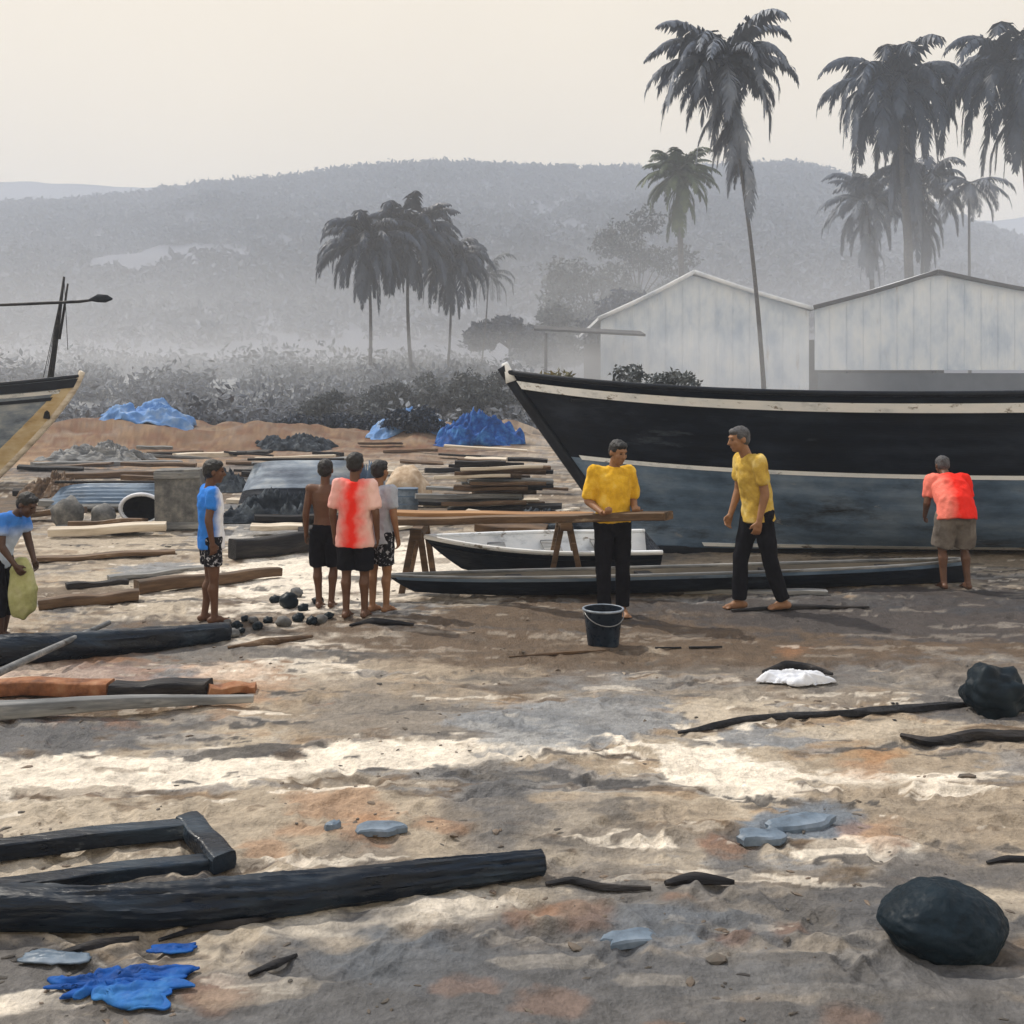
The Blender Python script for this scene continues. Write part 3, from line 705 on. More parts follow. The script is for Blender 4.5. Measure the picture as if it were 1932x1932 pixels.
# ------------------------------------------------------------------ trees
def palm(base, top, lean, fronds, flen, label, group, leaf='leaf_palm', tr=0.16, droop=1.0, skirt=0, hang=.55, wide=1.0, seed=1, wind=(0, 0), name='palm_tree', el=(-25, 75), sdrop=0.0):
    rnd = random.Random(seed)
    root = empty(name, base, 0, label, 'tree', group)
    b = Vector((0, 0, 0)); tp = Vector(top) - Vector(base)
    pts = []; rr = []
    for i in range(25):
        t = i / 24
        p = b.lerp(tp, t) + Vector((lean[0], lean[1], 0)) * math.sin(math.pi * t) 
        pts.append(p); rr.append(tr * (1.25 - .55 * t + .35 * math.exp(-t * 14)) * (1 + .04 * (i % 2)))
    pts[0].z -= .5
    mb = MB(); mb.tube(pts, rr, seg=10, wob=.08); mb.build('trunk', M['bark'], root)
    V = []; F3 = []
    mbk = MB()
    def frond(az, el, ln, dr, dn=0.0):
        p = (b.lerp(tp, 1 - dn / tp.length) + Vector((lean[0], lean[1], 0)) * math.sin(math.pi * (1 - dn / tp.length))) + Vector((0, 0, rnd.uniform(-.15, .15)))
        n = 16; st = ln / n
        pitch = el; path = [p.copy()]; tang = []
        a = az
        for i in range(n):
            d = Vector((math.cos(a) * math.cos(pitch), math.sin(a) * math.cos(pitch), math.sin(pitch)))
            d += Vector((wind[0], wind[1], 0)) * (.35 * i / n)
            d.normalize(); tang.append(d)
            p = p + d * st; path.append(p.copy())
            pitch -= dr * (.45 + 1.3 * i / n) / n * 1.4
            pitch = max(pitch, R(-86))
        mbk.tube(path[::2], [.035 * (1 - .8 * k / 8) for k in range(len(path[::2]))], seg=5)
        m = 46
        for j in range(m):
            t = .10 + .90 * j / m
            f = t * n; i = min(int(f), n - 1)
            q = path[i].lerp(path[i + 1], f - i); tg = tang[i]
            side = tg.cross(Vector((0, 0, 1)))
            if side.length < .05: side = Vector((math.sin(az), -math.cos(az), 0))
            side.normalize(); upv = side.cross(tg)
            ll = (.28 + .62 * math.sin(math.pi * min(1, t * .92 + .12)) ** .8) * ln * .22 * rnd.uniform(.75, 1.2)
            for sg in (-1, 1):
                if rnd.random() < .06: continue
                dv = (side * sg * .75 + tg * .55 + upv * .12 + Vector((0, 0, -hang * rnd.uniform(.4, 1.3)))).normalized()
                dv2 = (dv + Vector((0, 0, -hang * 1.1))).normalized()
                w = (tg * .026 * wide + Vector((0, 0, .008))) * (ln / 3.2)
                o = len(V)
                mid = q + dv * ll * .55; tip = mid + dv2 * ll * .5
                V.extend([q - w * .6, q + w * .6, mid + w, mid - w, tip])
                F3.extend([(o, o + 1, o + 2), (o, o + 2, o + 3), (o + 3, o + 2, o + 4)])
    for k in range(fronds):
        az = 2 * math.pi * (k * .381966) + rnd.uniform(-.2, .2)
        e_ = R(el[0] + (el[1] - el[0]) * ((k + .5) / fronds) + rnd.uniform(-8, 8))
        frond(az, e_, flen * rnd.uniform(.8, 1.12), droop * rnd.uniform(.8, 1.25))
    for k in range(skirt):
        frond(2 * math.pi * k / max(1, skirt) + rnd.uniform(-.3, .3), R(rnd.uniform(-62, -30)), flen * rnd.uniform(.45, .85), droop * .9, rnd.random() * sdrop)
    o = len(V)
    V2 = np.array([tuple(p) for p in V] + [tuple(p) for p in mbk.v])
    fk = [(f[0] + o, f[1] + o, f[2] + o) for f in mbk.f if len(f) >= 3] + [(f[0] + o, f[2] + o, f[3] + o) for f in mbk.f if len(f) == 4]
    np_mesh('crown', V2, np.array(F3 + fk), M[leaf], root)
    return root

def gnd(x, y): return float(gz(x, y))
def palm_at(ub, vb, d, ut, vt, dt=None, **k):
    b = at(ub, vb, d); b.z = gnd(b.x, b.y); t = at(ut, vt, dt or d)
    return palm(b, t, **k)

GL = 'palms standing together on the left rise'
GB = 'palms behind the big boat'
palm_at(697, 690, 66, 692, 462, lean=(.16, 0), fronds=44, flen=4.5, label='leftmost palm of the dark trio on the misty rise', group=GL, tr=.10, seed=3, droop=1.5, skirt=12, hang=.8, wide=2.4, sdrop=1.2)
palm_at(778, 672, 68, 772, 445, lean=(-.2, 0), fronds=46, flen=4.6, label='middle and tallest palm of the dark trio, with upright top fronds', group=GL, tr=.11, seed=4, droop=1.4, skirt=12, hang=.8, wide=2.4, el=(-25, 86), sdrop=1.4)
palm_at(843, 675, 71, 850, 495, lean=(.13, 0), fronds=40, flen=4.3, label='rightmost palm of the dark trio, shorter with a thin faint trunk', group=GL, tr=.08, seed=5, droop=1.6, skirt=10, hang=.8, wide=2.2, sdrop=1.2)
palm_at(905, 690, 80, 922, 518, lean=(.1, 0), fronds=14, flen=3.2, label='small sparse palm just right of the dark trio', group=GL, tr=.06, seed=6, droop=1.9, skirt=2, hang=.6, wide=1.0, leaf='leaf_grey')

palm_at(1446, 760, 58, 1364, 112, lean=(.36, 0), fronds=36, flen=5.3, label='tall thin palm rising alone before the sheds, crown blown sideways', group=GB, leaf='leaf_palm_pale', tr=.11, seed=11, droop=1.3, skirt=34, hang=.75, wide=2.6, wind=(-.25, 0), sdrop=5.5, el=(-25, 60))
palm_at(1303, 760, 96, 1280, 330, lean=(-.2, 0), fronds=40, flen=4.6, label='short bushy green-black palm behind the ridge of the left shed', group=GB, leaf='leaf_green', tr=.30, seed=12, droop=1.2, skirt=26, hang=.5, wide=2.2, sdrop=3.0)
palm_at(1716, 760, 98, 1690, 160, lean=(.5, 0), fronds=46, flen=9.0, label='thick dark palm with a broad domed crown above the right shed', group=GB, tr=.42, seed=13, droop=1.7, skirt=30, hang=.8, wide=2.6, el=(-20, 60), sdrop=9.0)
palm_at(1962, 760, 94, 1915, 120, lean=(.4, 0), fronds=42, flen=9.8, label='large dark palm half cut by the right edge of the picture', group=GB, tr=.40, seed=14, droop=1.5, skirt=18, hang=.7, wide=2.4, el=(-25, 52), sdrop=5.0)
palm_at(1652, 760, 104, 1634, 380, lean=(.2, 0), fronds=32, flen=5.8, label='low grey palm with spiky left fronds left of the dark domed palm', group=GB, leaf='leaf_palm_pale', tr=.26, seed=15, droop=1.3, skirt=28, hang=.7, wide=2.8, sdrop=5.0)
palm_at(1830, 760, 106, 1828, 345, lean=(0, 0), fronds=14, flen=5.4, label='thin grey palm with few wide fronds behind the right roof slope', group=GB, leaf='leaf_palm_pale', tr=.15, seed=16, droop=1.1, skirt=4, hang=.5, wide=1.8, el=(-30, 25))
palm_at(1738, 760, 110, 1742, 350, lean=(0, 0), fronds=26, flen=6.6, label='dark ragged palm low between the domed palm and the thin grey palm', group=GB, tr=.22, seed=17, droop=1.5, skirt=26, hang=.8, wide=2.4, sdrop=5.0)

def leafy(name, base, h, clumps, n, leaf, label, cat, group=None, lsize=.16, trunk=.12, mat_='leaf_grey', crown_name='crown'):
    """trunk with limbs and a crown of leaf-sized faces in uneven clumps"""
    root = empty(name, base, 0, label, cat, group)
    mb = MB()
    top = Vector((0, 0, h * .55))
    mb.tube([Vector((0, 0, -.3)), Vector((.03, 0, h * .25)), top], [trunk, trunk * .8, trunk * .55], seg=8, wob=.1)
    for (c, r) in clumps:
        c = Vector(c)
        mb.tube([top * .75, top.lerp(c, .6) + Vector((0, 0, .05 * h)), c], [trunk * .5, trunk * .3, trunk * .1], seg=6)
    mb.build('trunk', M['bark'], root)
    Cs = []
    tot = sum(r[0] * r[1] + r[2] * r[1] for _, r in clumps)
    for (c, r) in clumps:
        k = int(n * (r[0] * r[1] + r[2] * r[1]) / tot)
        p = RNG.normal(size=(k, 3)); p /= np.linalg.norm(p, axis=1, keepdims=True)
        rad = RNG.uniform(.35, 1.0, k) ** .6
        lump = 1 + .28 * np.sin(p[:, 0] * 6 + c[0] * 9) * np.cos(p[:, 2] * 5 + c[2] * 7) + RNG.normal(0, .08, k)
        p = p * (rad * lump)[:, None] * np.array(r)
        Cs.append(p + np.array(c))
    V, F = leaf_quads(np.concatenate(Cs), lsize, up=.4)
    np_mesh(crown_name, V, F, M[mat_], root)
    return root

def rnd_clumps(w, h0, h1, dpt, n, rs, seed):
    rn = random.Random(seed); out = []
    for i in range(n):
        x = rn.uniform(-w, w); z = h0 + (h1 - h0) * rn.random() * (1 - .45 * (x / w) ** 2)
        r = rs * rn.uniform(.65, 1.25)
        out.append(((x, rn.uniform(-dpt, dpt), z), (r * 1.15, r, r * .8)))
    return out

# trees and shrubs behind the yard
TREES = [  # u, v top, v base, depth, half width px, label, material, seed
    (1120, 420, 740, 120, 85, 'grey hazy tree behind the left slope of the left shed', 'leaf_grey', 21),
    (1205, 340, 740, 135, 80, 'taller hazy tree directly behind the short bushy palm', 'leaf_grey', 22),
    (1180, 540, 740, 96, 75, 'dark low tree under the left roof slope of the left shed', 'leaf_palm', 24),
    (1060, 560, 740, 102, 62, 'dark tree with a pale gap just left of the sheds', 'leaf_grey', 25),
    (962, 570, 740, 90, 58, 'blue-black round tree above the bow of the big boat', 'leaf_palm', 26),
]
for (u, vt, vb, d, hw, lab, mt, sd_) in TREES:
    b = at(u, vb, d); b.z = gnd(b.x, b.y)
    h = at(u, vt, d).z - b.z; w = hw / FPX * d
    leafy('broadleaf_tree', b, h, rnd_clumps(w, h * .35, h * .86, w * .6, 13, w * .42, sd_), 6500, .2, lab, 'tree', 'hazy broadleaf trees by the sheds', lsize=.30, mat_=mt, trunk=.2)
BUSH = [
    (640, 728, 800, 52, 62, 'round grey-green bush furthest left on the bank', 'leaf_grey'), (720, 712, 800, 53, 72, 'wide grey bush below the palm trio', 'leaf_grey'),
    (800, 706, 805, 54, 70, 'tall grey bush below the rightmost palm of the trio', 'leaf_grey'), (870, 700, 805, 53, 66, 'grey bush between the palm trio and the round dark tree', 'leaf_grey'),
    (940, 690, 805, 52, 62, 'dusky bush touching the round dark tree', 'leaf_grey'), (610, 797, 845, 50, 60, 'low blue-black bush on the brown bank', 'leaf_palm'),
    (705, 785, 850, 50, 65, 'dark bush left of the bright blue tarp', 'leaf_palm'), (780, 815, 858, 43, 50, 'dark bush just below the pale blue sheet', 'leaf_palm'),
]
for i, (u, vt, vb, d, hw, lab, mt) in enumerate(BUSH):
    b = at(u, vb, d); b.z = gnd(b.x, b.y)
    h = max(.8, at(u, vt, d).z - b.z); w = hw / FPX * d
    leafy('bush', b, h, rnd_clumps(w, h * .12, h * .85, w * .6, 12, w * .42, 40 + i), 6000, .1, lab, 'bush', 'dark bushes along the bank', lsize=.0021 * d, trunk=.05, mat_=mt)
for i, (u, vt, d, hw, lab) in enumerate([(1110, 655, 26, 75, 'olive bush with yellowish tips above the bow of the big boat'), (1225, 668, 27, 80, 'dull olive bush right of the yellow-tipped bush behind the boat')]):
    b = at(u, 800, d); b.z = gnd(b.x, b.y)
    h = at(u, vt, d).z - b.z; w = hw / FPX * d
    leafy('bush', b, h, rnd_clumps(w, h * .3, h * .88, w * .6, 10, w * .42, 60 + i), 4200, .1, lab, 'bush', 'olive bushes behind the big boat', lsize=.075, trunk=.06, mat_='leaf_olive' if i == 0 else 'leaf_grey')

def undergrowth():
    n = 900
    u = RNG.uniform(-250, 1010, n); d = RNG.uniform(50, 96, n) 
    x = (u - CU) / FPX * d
    keep = fbm(x * .10, d * .10, 3, 77) > -.12
    x, d = x[keep], d[keep]; z = gz(x, d)
    Cs = []; Ss = []
    for i in range(len(x)):
        r = RNG.uniform(.4, 1.0) * (1 + 1.6 * RNG.random() ** 4) * (1.25 if d[i] > 70 else 1); k = int(40 + r * 60)
        p = RNG.normal(size=(k, 3)); p /= np.linalg.norm(p, axis=1, keepdims=True)
        p *= RNG.uniform(.3, 1.0, k)[:, None] * np.array([r * 1.5, r, r * .8])
        Cs.append(p + np.array([x[i], d[i], z[i] + r * .35])); Ss.append(np.full(k, .15 + .05 * r))
    V, F = leaf_quads(np.concatenate(Cs), np.concatenate(Ss))
    tag(np_mesh('undergrowth', V, F, M['leaf_mist']), 'grey-green scrub covering the rise behind the brown bank', 'scrub', kind='stuff')
M['leaf_mist'] = mat('leaf_mist', [(0.09, 0.105, 0.135), (0.17, 0.19, 0.225), (0.29, 0.31, 0.335)], scale=.09, rough=.8, bump=0.0)  # mist is mixed into this pale leaf colour
undergrowth()

# ------------------------------------------------------------------ sheds
def shed(name, x0, xp, x1, ze0, zp, ze1, y, depth, zopen, label, zlow, barge='dark_wood_far'):
    root = empty(name, (0, 0, 0), 0, label, 'shed', 'pale gabled sheds behind the boat')
    th = .22
    g = MB()   # gable wall with an open working front below zopen
    yw = y + .35
    n = 16
    lo = []; up = []
    for i in range(n + 1):
        x = x0 + .1 + (x1 - x0 - .2) * i / n
        zt = (ze0 + (zp - ze0) * (x - x0) / (xp - x0)) if x < xp else (ze1 + (zp - ze1) * (x1 - x) / (x1 - xp))
        lo.append((x, zopen)); up.append((x, zt - .10))
    V = []; F = []
    for i in range(n + 1):
        for yy in (yw, yw + .1):
            V.append((lo[i][0], yy, lo[i][1])); V.append((up[i][0], yy, up[i][1]))
    for i in range(n):
        a = i * 4; b = a + 4
        F += [(a, b, b + 1, a + 1), (a + 2, a + 3, b + 3, b + 2), (a, a + 2, b + 2, b), (a + 1, b + 1, b + 3, a + 3)]
    F += [(0, 1, 3, 2), (n * 4, n * 4 + 2, n * 4 + 3, n * 4 + 1)]
    g.add(V, F)
    wl = g.build('wall', M['wall_tin'], root, smooth=False)
    bt = MB()
    for i in range(1, int((x1 - x0) / 1.15)):
        x = x0 + i * 1.15
        zt = (ze0 + (zp - ze0) * (x - x0) / (xp - x0)) if x < xp else (ze1 + (zp - ze1) * (x1 - x) / (x1 - xp))
        bt.box((x, yw - .02, (zopen + zt - .25) / 2), (.06, .05, zt - .25 - zopen))
    bt.build('seam_batten', M['wall_tin'], wl, smooth=False)
    r = MB()
    for (a, za, b, zb) in ((x0 - .1, ze0 - .03, xp, zp), (xp, zp, x1 + .1, ze1 - .03)):
        # roof sheet with a slight sag
        m = 8; V = []; F = []
        for i in range(m + 1):
            t = i / m; x = a + (b - a) * t; z = za + (zb - za) * t - .10 * math.sin(math.pi * t)
            for (yy, dz) in ((y, 0), (y, th), (y + depth, th), (y + depth, 0)): V.append((x, yy, z + dz))
        for i in range(m):
            p = i * 4; q = p + 4
            for k in range(4):
                k2 = (k + 1) % 4
                F.append((p + k, p + k2, q + k2, q + k))
        F += [(3, 2, 1, 0), (m * 4, m * 4 + 1, m * 4 + 2, m * 4 + 3)]
        r.add(V, F)
    rf = r.build('roof', M['roof_tin'], root, smooth=False)
    rc = MB()
    for (a, za, b, zb) in ((x0 - .1, ze0, xp, zp), (xp, zp, x1 + .1, ze1)):
        pts = [Vector((a + (b - a) * t, y - .04, za + (zb - za) * t - .10 * math.sin(math.pi * t) + .06)) for t in [i / 8 for i in range(9)]]
        rc.loft(pts, .07, .15, (0, 1, 0), 8)
    rc.build('barge_board', M[barge], rf)
    for xx in (x0 + 2.5, xp, x1 - 2.5):
        p = MB(); p.box((xx, yw + .3, zopen / 2), (.22, .22, zopen + .1), bev=.02); p.build('post', M['dark_wood_far'], root)
    bw = MB(); bw.box(((x0 + x1) / 2, y + depth - .3, zlow / 2), (x1 - x0 - .6, .12, zlow), bev=0); bw.build('back_wall', M['dark_wood_far'], root)
    return root
sh1 = shed('boat_shed', 6.0, 12.46, 20.5, 7.45, 10.65, 8.15, 70, 20, 2.2, 'left pale shed with a white gable, behind the bow half of the big boat', 6.8, 'roof_tin')
sh2 = shed('boat_shed', 20.62, 29.0, 38.0, 8.2, 10.65, 8.9, 69.7, 20, 4.0, 'right pale shed with a dark roof edge and a dark panel for its shaded front', 7.2)
aw = MB()
aw.box(at(1110, 624, 67.5), (7.2, 3.0, .14), rot=Matrix.Rotation(R(3), 4, 'Y') @ Matrix.Rotation(R(8), 4, 'X'))
lwp = MB(); lwp.box((29.3, 70.25, 1.9), (16.6, .12, 3.8)); lwp.build('shade_panel', M['shade_far'], sh2, smooth=False)  # added panel; its dark colour stands in for shade below the gable
awo = aw.build('awning', M['dark_wood_far'], sh1, smooth=False)
for xx in (2.2,):
    p = MB(); p.tube([(xx, 66.5, 0), (xx, 66.5, 6.3)], .10, seg=8); p.build('awning_post', M['dark_wood_far'], awo)

# ------------------------------------------------------------------ boats
def hull_pt(P, s, t):
    """s 0 bow .. 1 stern, t 0 keel .. 1 sheer -> (x, half breadth, z)"""
    zs = P['sheer'](s); zk = P['keel'](s)
    x = P['stem'](t) * (1 - s) ** 1.6 + s * P['L']
    full = P['b'](s)
    e_ = P['sec'] + P['vee'] * (1 - s) ** 3
    y = full * (t ** e_) if t > 0 else 0.0
    y = full * (.16 * min(1, s * 6)) + (1 - .16 * min(1, s * 6)) * y if t >= 0 else y
    z = zk + (zs - zk) * t
    np_ = P.get('planks', 0)
    if np_:
        fr = (t * np_) % 1.0
        y += P.get('lap', .01) * (1 - fr) * min(1, s * 8)
    return Vector((x, max(y, .012), z))

def boat_hull(P, root, mats, mat_of, name='hull', ns=46, nt=None, inside=True, in_mi=None):
    nt = nt or (P.get('planks', 8) * 4)
    mb = MB()
    ss = [(i / ns) ** 1.35 for i in range(ns + 1)]
    ts = [j / nt for j in range(nt + 1)]
    for sg in (1, -1):
        V = []; F = []; MI = []
        for s in ss:
            for t in ts:
                p = hull_pt(P, s, t); V.append((p.x, p.y * sg, p.z))
        W = nt + 1
        for i in range(ns):
            for j in range(nt):
                f = (i * W + j, (i + 1) * W + j, (i + 1) * W + j + 1, i * W + j + 1)
                F.append(f if sg < 0 else f[::-1]); MI.append(mat_of((ss[i] + ss[i + 1]) / 2, (ts[j] + ts[j + 1]) / 2))
        base = len(mb.v)
        mb.add(V, F); mb.m[-len(F):] = MI
        # inner skin
        th = P.get('th', .04)
        V = []; F = []
        for s in ss:
            for t in ts:
                p = hull_pt(P, s, t); V.append((p.x + th * (1 - s) * .5, max(p.y - th, .004) * sg, p.z + (th if t < .3 else 0)))
        for i in range(ns):
            for j in range(nt):
                f = (i * W + j, (i + 1) * W + j, (i + 1) * W + j + 1, i * W + j + 1)
                F.append(f if sg > 0 else f[::-1])
        b2 = len(mb.v)
        mb.add(V, F, in_mi if in_mi is not None else 0)
        cap = [(base + i * W + nt, base + (i + 1) * W + nt, b2 + (i + 1) * W + nt, b2 + i * W + nt) for i in range(ns)]
        mb.f += cap; mb.m += [0] * len(cap)
    # floor between the two sides and the transom
    V = []; F = []
    for s in ss:
        p = hull_pt(P, s, 0); V += [(p.x, p.y, p.z), (p.x, -p.y, p.z)]
    for i in range(ns): F.append((2 * i, 2 * i + 1, 2 * i + 3, 2 * i + 2))
    mb.add(V, F, mat_of(.5, 0))
    V = [tuple(hull_pt(P, 1, t)) for t in ts] + [(hull_pt(P, 1, t).x, -hull_pt(P, 1, t).y, hull_pt(P, 1, t).z) for t in reversed(ts)]
    mb.add(V, [tuple(range(len(V)))], mat_of(1, .8))
    return mb.build(name, mats, root, auto=35)

def boat_strip(P, root, name, m, t0, t1, e, s0=0.0, s1=1.0, n=60, sides=(1, -1), par=None):
    """a rail or painted batten following the planking"""
    mb = MB()
    for sg in sides:
        V = []; F = []
        for i in range(n + 1):
            s = s0 + (s1 - s0) * (i / n) ** 1.2
            a = t0(s) if callable(t0) else t0; b = t1(s) if callable(t1) else t1
            q0 = hull_pt(P, s, a); q1 = hull_pt(P, s, b)
            yo = max(q0.y, q1.y) + e
            V += [(q0.x, (q0.y - .006) * sg, q0.z), (q0.x - e * .3 * (1 - s), (q0.y + e) * sg, q0.z), (q1.x - e * .3 * (1 - s), (q1.y + e) * sg, q1.z), (q1.x, (q1.y - .006) * sg, q1.z)]
        for i in range(n):
            a = i * 4; b = a + 4
            for k in range(4):
                k2 = (k + 1) % 4
                f = (a + k, b + k, b + k2, a + k2)
                F.append(f if sg > 0 else f[::-1])
        F += [(0, 1, 2, 3), (n * 4 + 3, n * 4 + 2, n * 4 + 1, n * 4)]
        mb.add(V, F)
    return mb.build(name, m, par or root, auto=40)

def sheer_tube(P, root, name, m, r, ry, dz=0, n=50, inset=.02):
    mb = MB()
    for sg in (1, -1):
        pts = []
        for i in range(n + 1):
            s = (i / n) ** 1.3; p = hull_pt(P, s, 1.0)
            pts.append(Vector((p.x, max(p.y - inset, 0) * sg, p.z + dz)))
        mb.loft(pts, r, ry, (0, 1, 0), 10, sup=.6)
    return mb.build(name, m, root)

# --- the big dark boat
BIG = dict(L=10.5, planks=11, lap=.024, th=.05, sec=.36, vee=.9,
           sheer=lambda s: 2.045 + .30 * (1 - s) ** 5 + .10 * s ** 2 - .03 * math.sin(math.pi * min(1, s * 1.3)),
           keel=lambda s: .06 + .0 * s,
           stem=lambda t: 1.62 * (1 - t) ** 1.02,
           b=lambda s: 1.55 * (1 - (1 - min(1, s / .62)) ** 2.3) ** .9 if s < .62 else 1.55 - .35 * ((s - .62) / .38) ** 2)
big = empty('wooden_boat', (-.04, 13.55, gnd(3, 12.5)), 0, 'large black wooden boat with a white rail and stripe, slate bottom, hauled ashore', 'boat')
def stripe_t(s): return .525 - .045 * s
boat_hull(BIG, big, [M['hull_black'], M['hull_slate'], M['inside']], lambda s, t: 0 if t > stripe_t(s) else 1, in_mi=2)
boat_strip(BIG, big, 'stripe', M['white_paint'], lambda s: stripe_t(s) - .012, lambda s: stripe_t(s) + .014, .012, .02, 1)
boat_strip(BIG, big, 'rub_rail', M['white_paint'], lambda s: .895 + .02 * (1 - s) ** 4, lambda s: .952 + .01 * (1 - s) ** 4, .05, .005, 1)
boat_strip(BIG, big, 'lit_strip', M['white_paint'], .012, .034, .03, .12, 1)  # added strip; white paint stands in for the bright ground edge
sheer_tube(BIG, big, 'gunwale', M['rail_black'], .06, .035, dz=.02)
mb = MB()
pts = [Vector((BIG['stem'](t) - .03, 0, .06 + (BIG['sheer'](0) - .06) * t)) for t in [i / 14 for i in range(15)]] + [Vector((-.09, 0, 2.44))]
mb.loft(pts, .055, .075, (0, 1, 0), 8, sup=.6)
mb.build('stem_post', M['rail_black'], big)
mb = MB()
mb.loft([Vector((.03, 0, 2.24)), Vector((-.01, 0, 2.36)), Vector((-.05, 0, 2.46)), Vector((-.065, 0, 2.49))], [.065, .06, .05, .04], [.075, .06, .05, .035], (0, 1, 0), 12, sup=.5)
mb.build('stem_head', M['white_paint'], big)
mb = MB(); mb.box((6.0, 0, .02), (8.8, .14, .12), bev=.02); mb.build('keel', M['rail_black'], big)
for xs in (.25, .45, .65, .85):
    p = hull_pt(BIG, xs, .82); mb = MB(); mb.box((p.x, 0, p.z), (.26, p.y * 2 - .14, .05), bev=.01); mb.build('thwart', M['inside'], big)
mb = MB()
p = hull_pt(BIG, .3, .95)
mb.box((1.55, 0, 2.0), (1.5, .9, .04), bev=.01); mb.build('foredeck', M['rail_black'], big)

# --- boat at the left edge, bow towards the yard
LB = dict(L=8.0, planks=9, lap=.012, th=.05, sec=.42, vee=.8,
          sheer=lambda s: 2.12 + .42 * (1 - s) ** 3, keel=lambda s: .10,
          stem=lambda t: 2.3 * (1 - t) ** 1.25,
          b=lambda s: 1.35 * (1 - (1 - min(1, s / .55)) ** 2.2) if s < .55 else 1.35 - .3 * ((s - .55) / .45) ** 2)
pb = at(150, 800, 23.5)
left = empty('fishing_boat', (pb.x, pb.y, gnd(pb.x, pb.y)), R(180 - 12), 'beached boat at the left edge with an ochre stem, blue-grey planks and a mast', 'boat')
def lmat(s, t):
    return 0
boat_hull(LB, left, [M['blue_grey_paint'], M['ochre_paint'], M['inside']], lmat, in_mi=2)
mb = MB()
for sg in (1, -1):
    V = []; F = []; nt_, ns_ = 40, 8
    for j in range(nt_ + 1):
        t = .02 + .90 * j / nt_
        for i in range(ns_ + 1):
            p = hull_pt(LB, (.034 + .10 * (1 - t) ** 1.1) * i / ns_, t)
            V.append((p.x, (p.y + (.012 if i < ns_ else -.004)) * sg, p.z))
    for j in range(nt_):
        for i in range(ns_):
            a_ = j * (ns_ + 1) + i; f = (a_, a_ + 1, a_ + ns_ + 2, a_ + ns_ + 1); F.append(f if sg < 0 else f[::-1])
    mb.add(V, F)
mb.build('stem_band', M['ochre_paint'], left)
boat_strip(LB, left, 'rub_rail', M['rail_black'], .90, .985, .04, .0, 1)
boat_strip(LB, left, 'stripe', M['white_paint'], .855, .893, .016, .03, 1)
boat_strip(LB, left, 'lower_rail', M['rail_black'], .79, .825, .03, .04, 1)
sheer_tube(LB, left, 'gunwale', M['rail_black'], .06, .04, dz=.02)
mb = MB()
pts = [Vector((LB['stem'](t) - .02, 0, .1 + (LB['sheer'](0) - .1) * t)) for t in [i / 14 for i in range(15)]] + [Vector((-.07, 0, 2.66))]
mb.loft(pts, .05, .07, (0, 1, 0), 8, sup=.6); mb.build('stem_post', M['wood_pale'], left)
def lw(u, v, d=23.6):
    p = at(u, v, d); return left.matrix_world.inverted() @ p
bpy.context.view_layer.update()
mb = MB(); mb.tube([lw(88, 790), lw(95, 715), lw(108, 620), lw(121, 522)], [.075, .07, .055, .025], seg=8); mst = mb.build('mast', M['wood_dark'], left)
mb = MB(); mb.tube([lw(112, 640, 23.5), lw(120, 590, 23.5), lw(128, 535, 23.5)], [.03, .03, .02], seg=6); mb.build('spar', M['wood_dark'], left)
mb = MB(); mb.tube([lw(-60, 578, 23.4), lw(60, 573, 23.4), lw(150, 569, 23.4), lw(208, 562, 23.4)], [.03, .035, .035, .02], seg=6); yd = mb.build('yard', M['wood_dark'], left)
mb = MB(); mb.loft([lw(168, 566, 23.3), lw(185, 562, 23.3), lw(200, 563, 23.3), lw(212, 564, 23.3)], [.02, .09, .10, .02], [.02, .08, .09, .02], (0, 0, 1), 10, wob=.3); mb.build('furled_sail', M['cloth_navy'], yd)
mb = MB()
for (a, b) in (((121, 526), (128, 660)), ((121, 526), (90, 690)), ((119, 540), (82, 712))):
    mb.tube([lw(*a, 23.6), lw(*b, 23.3)], .008, seg=5)
mb.build('rigging', M['rope'], mst)

# --- long dark canoe in front
def canoe_P(L_, H, B_, rise=.1, rk=.35):
    return dict(L=L_, planks=3, lap=.004, th=.03, sec=.4, vee=.4,
                sheer=lambda s: H + rise * ((1 - s) ** 6 + s ** 6), keel=lambda s: .0 + .08 * ((1 - s) ** 8),
                stem=lambda t: rk * (1 - t) ** 1.3,
                b=lambda s: B_ / 2 * (1 - abs(2 * s - 1) ** 3.2) ** .75 + .015)
def place_hull(name, P, uA, vA, uB, vB, label, cat, mats, mat_of, in_mi, roll=0, ns=30, z=0.0, group=None):
    a = gp(uA, vA); b = gp(uB, vB)
    r = empty(name, (a.x, a.y, gnd(a.x, a.y) + z), math.atan2(b.y - a.y, b.x - a.x), label, cat, group)
    r.rotation_euler = (R(roll), 0, r.rotation_euler[2])
    boat_hull(P, r, mats, mat_of, in_mi=in_mi, ns=ns)
    return r, (b - a).length
Pc = canoe_P(6.3, .215, .50, .035, .26)
cn, _ = place_hull('canoe', Pc, 733, 1134, 1850, 1098, 'long low dark dugout canoe lying along the foot of the big boat', 'canoe', [M['hull_black'], M['rail_black'], M['inside']], lambda s, t: 0, 2)
boat_strip(Pc, cn, 'rub_rail', M['hull_slate'], .80, .95, .014, .01, .99)
sheer_tube(Pc, cn, 'gunwale', M['wood_grey'], .022, .018)
for xs in (.2, .42, .64, .85):
    p = hull_pt(Pc, xs, .8); mb = MB(); mb.box((p.x, 0, p.z), (.16, p.y * 2 - .06, .03), bev=.005); mb.build('thwart', M['wood_dark'], cn)
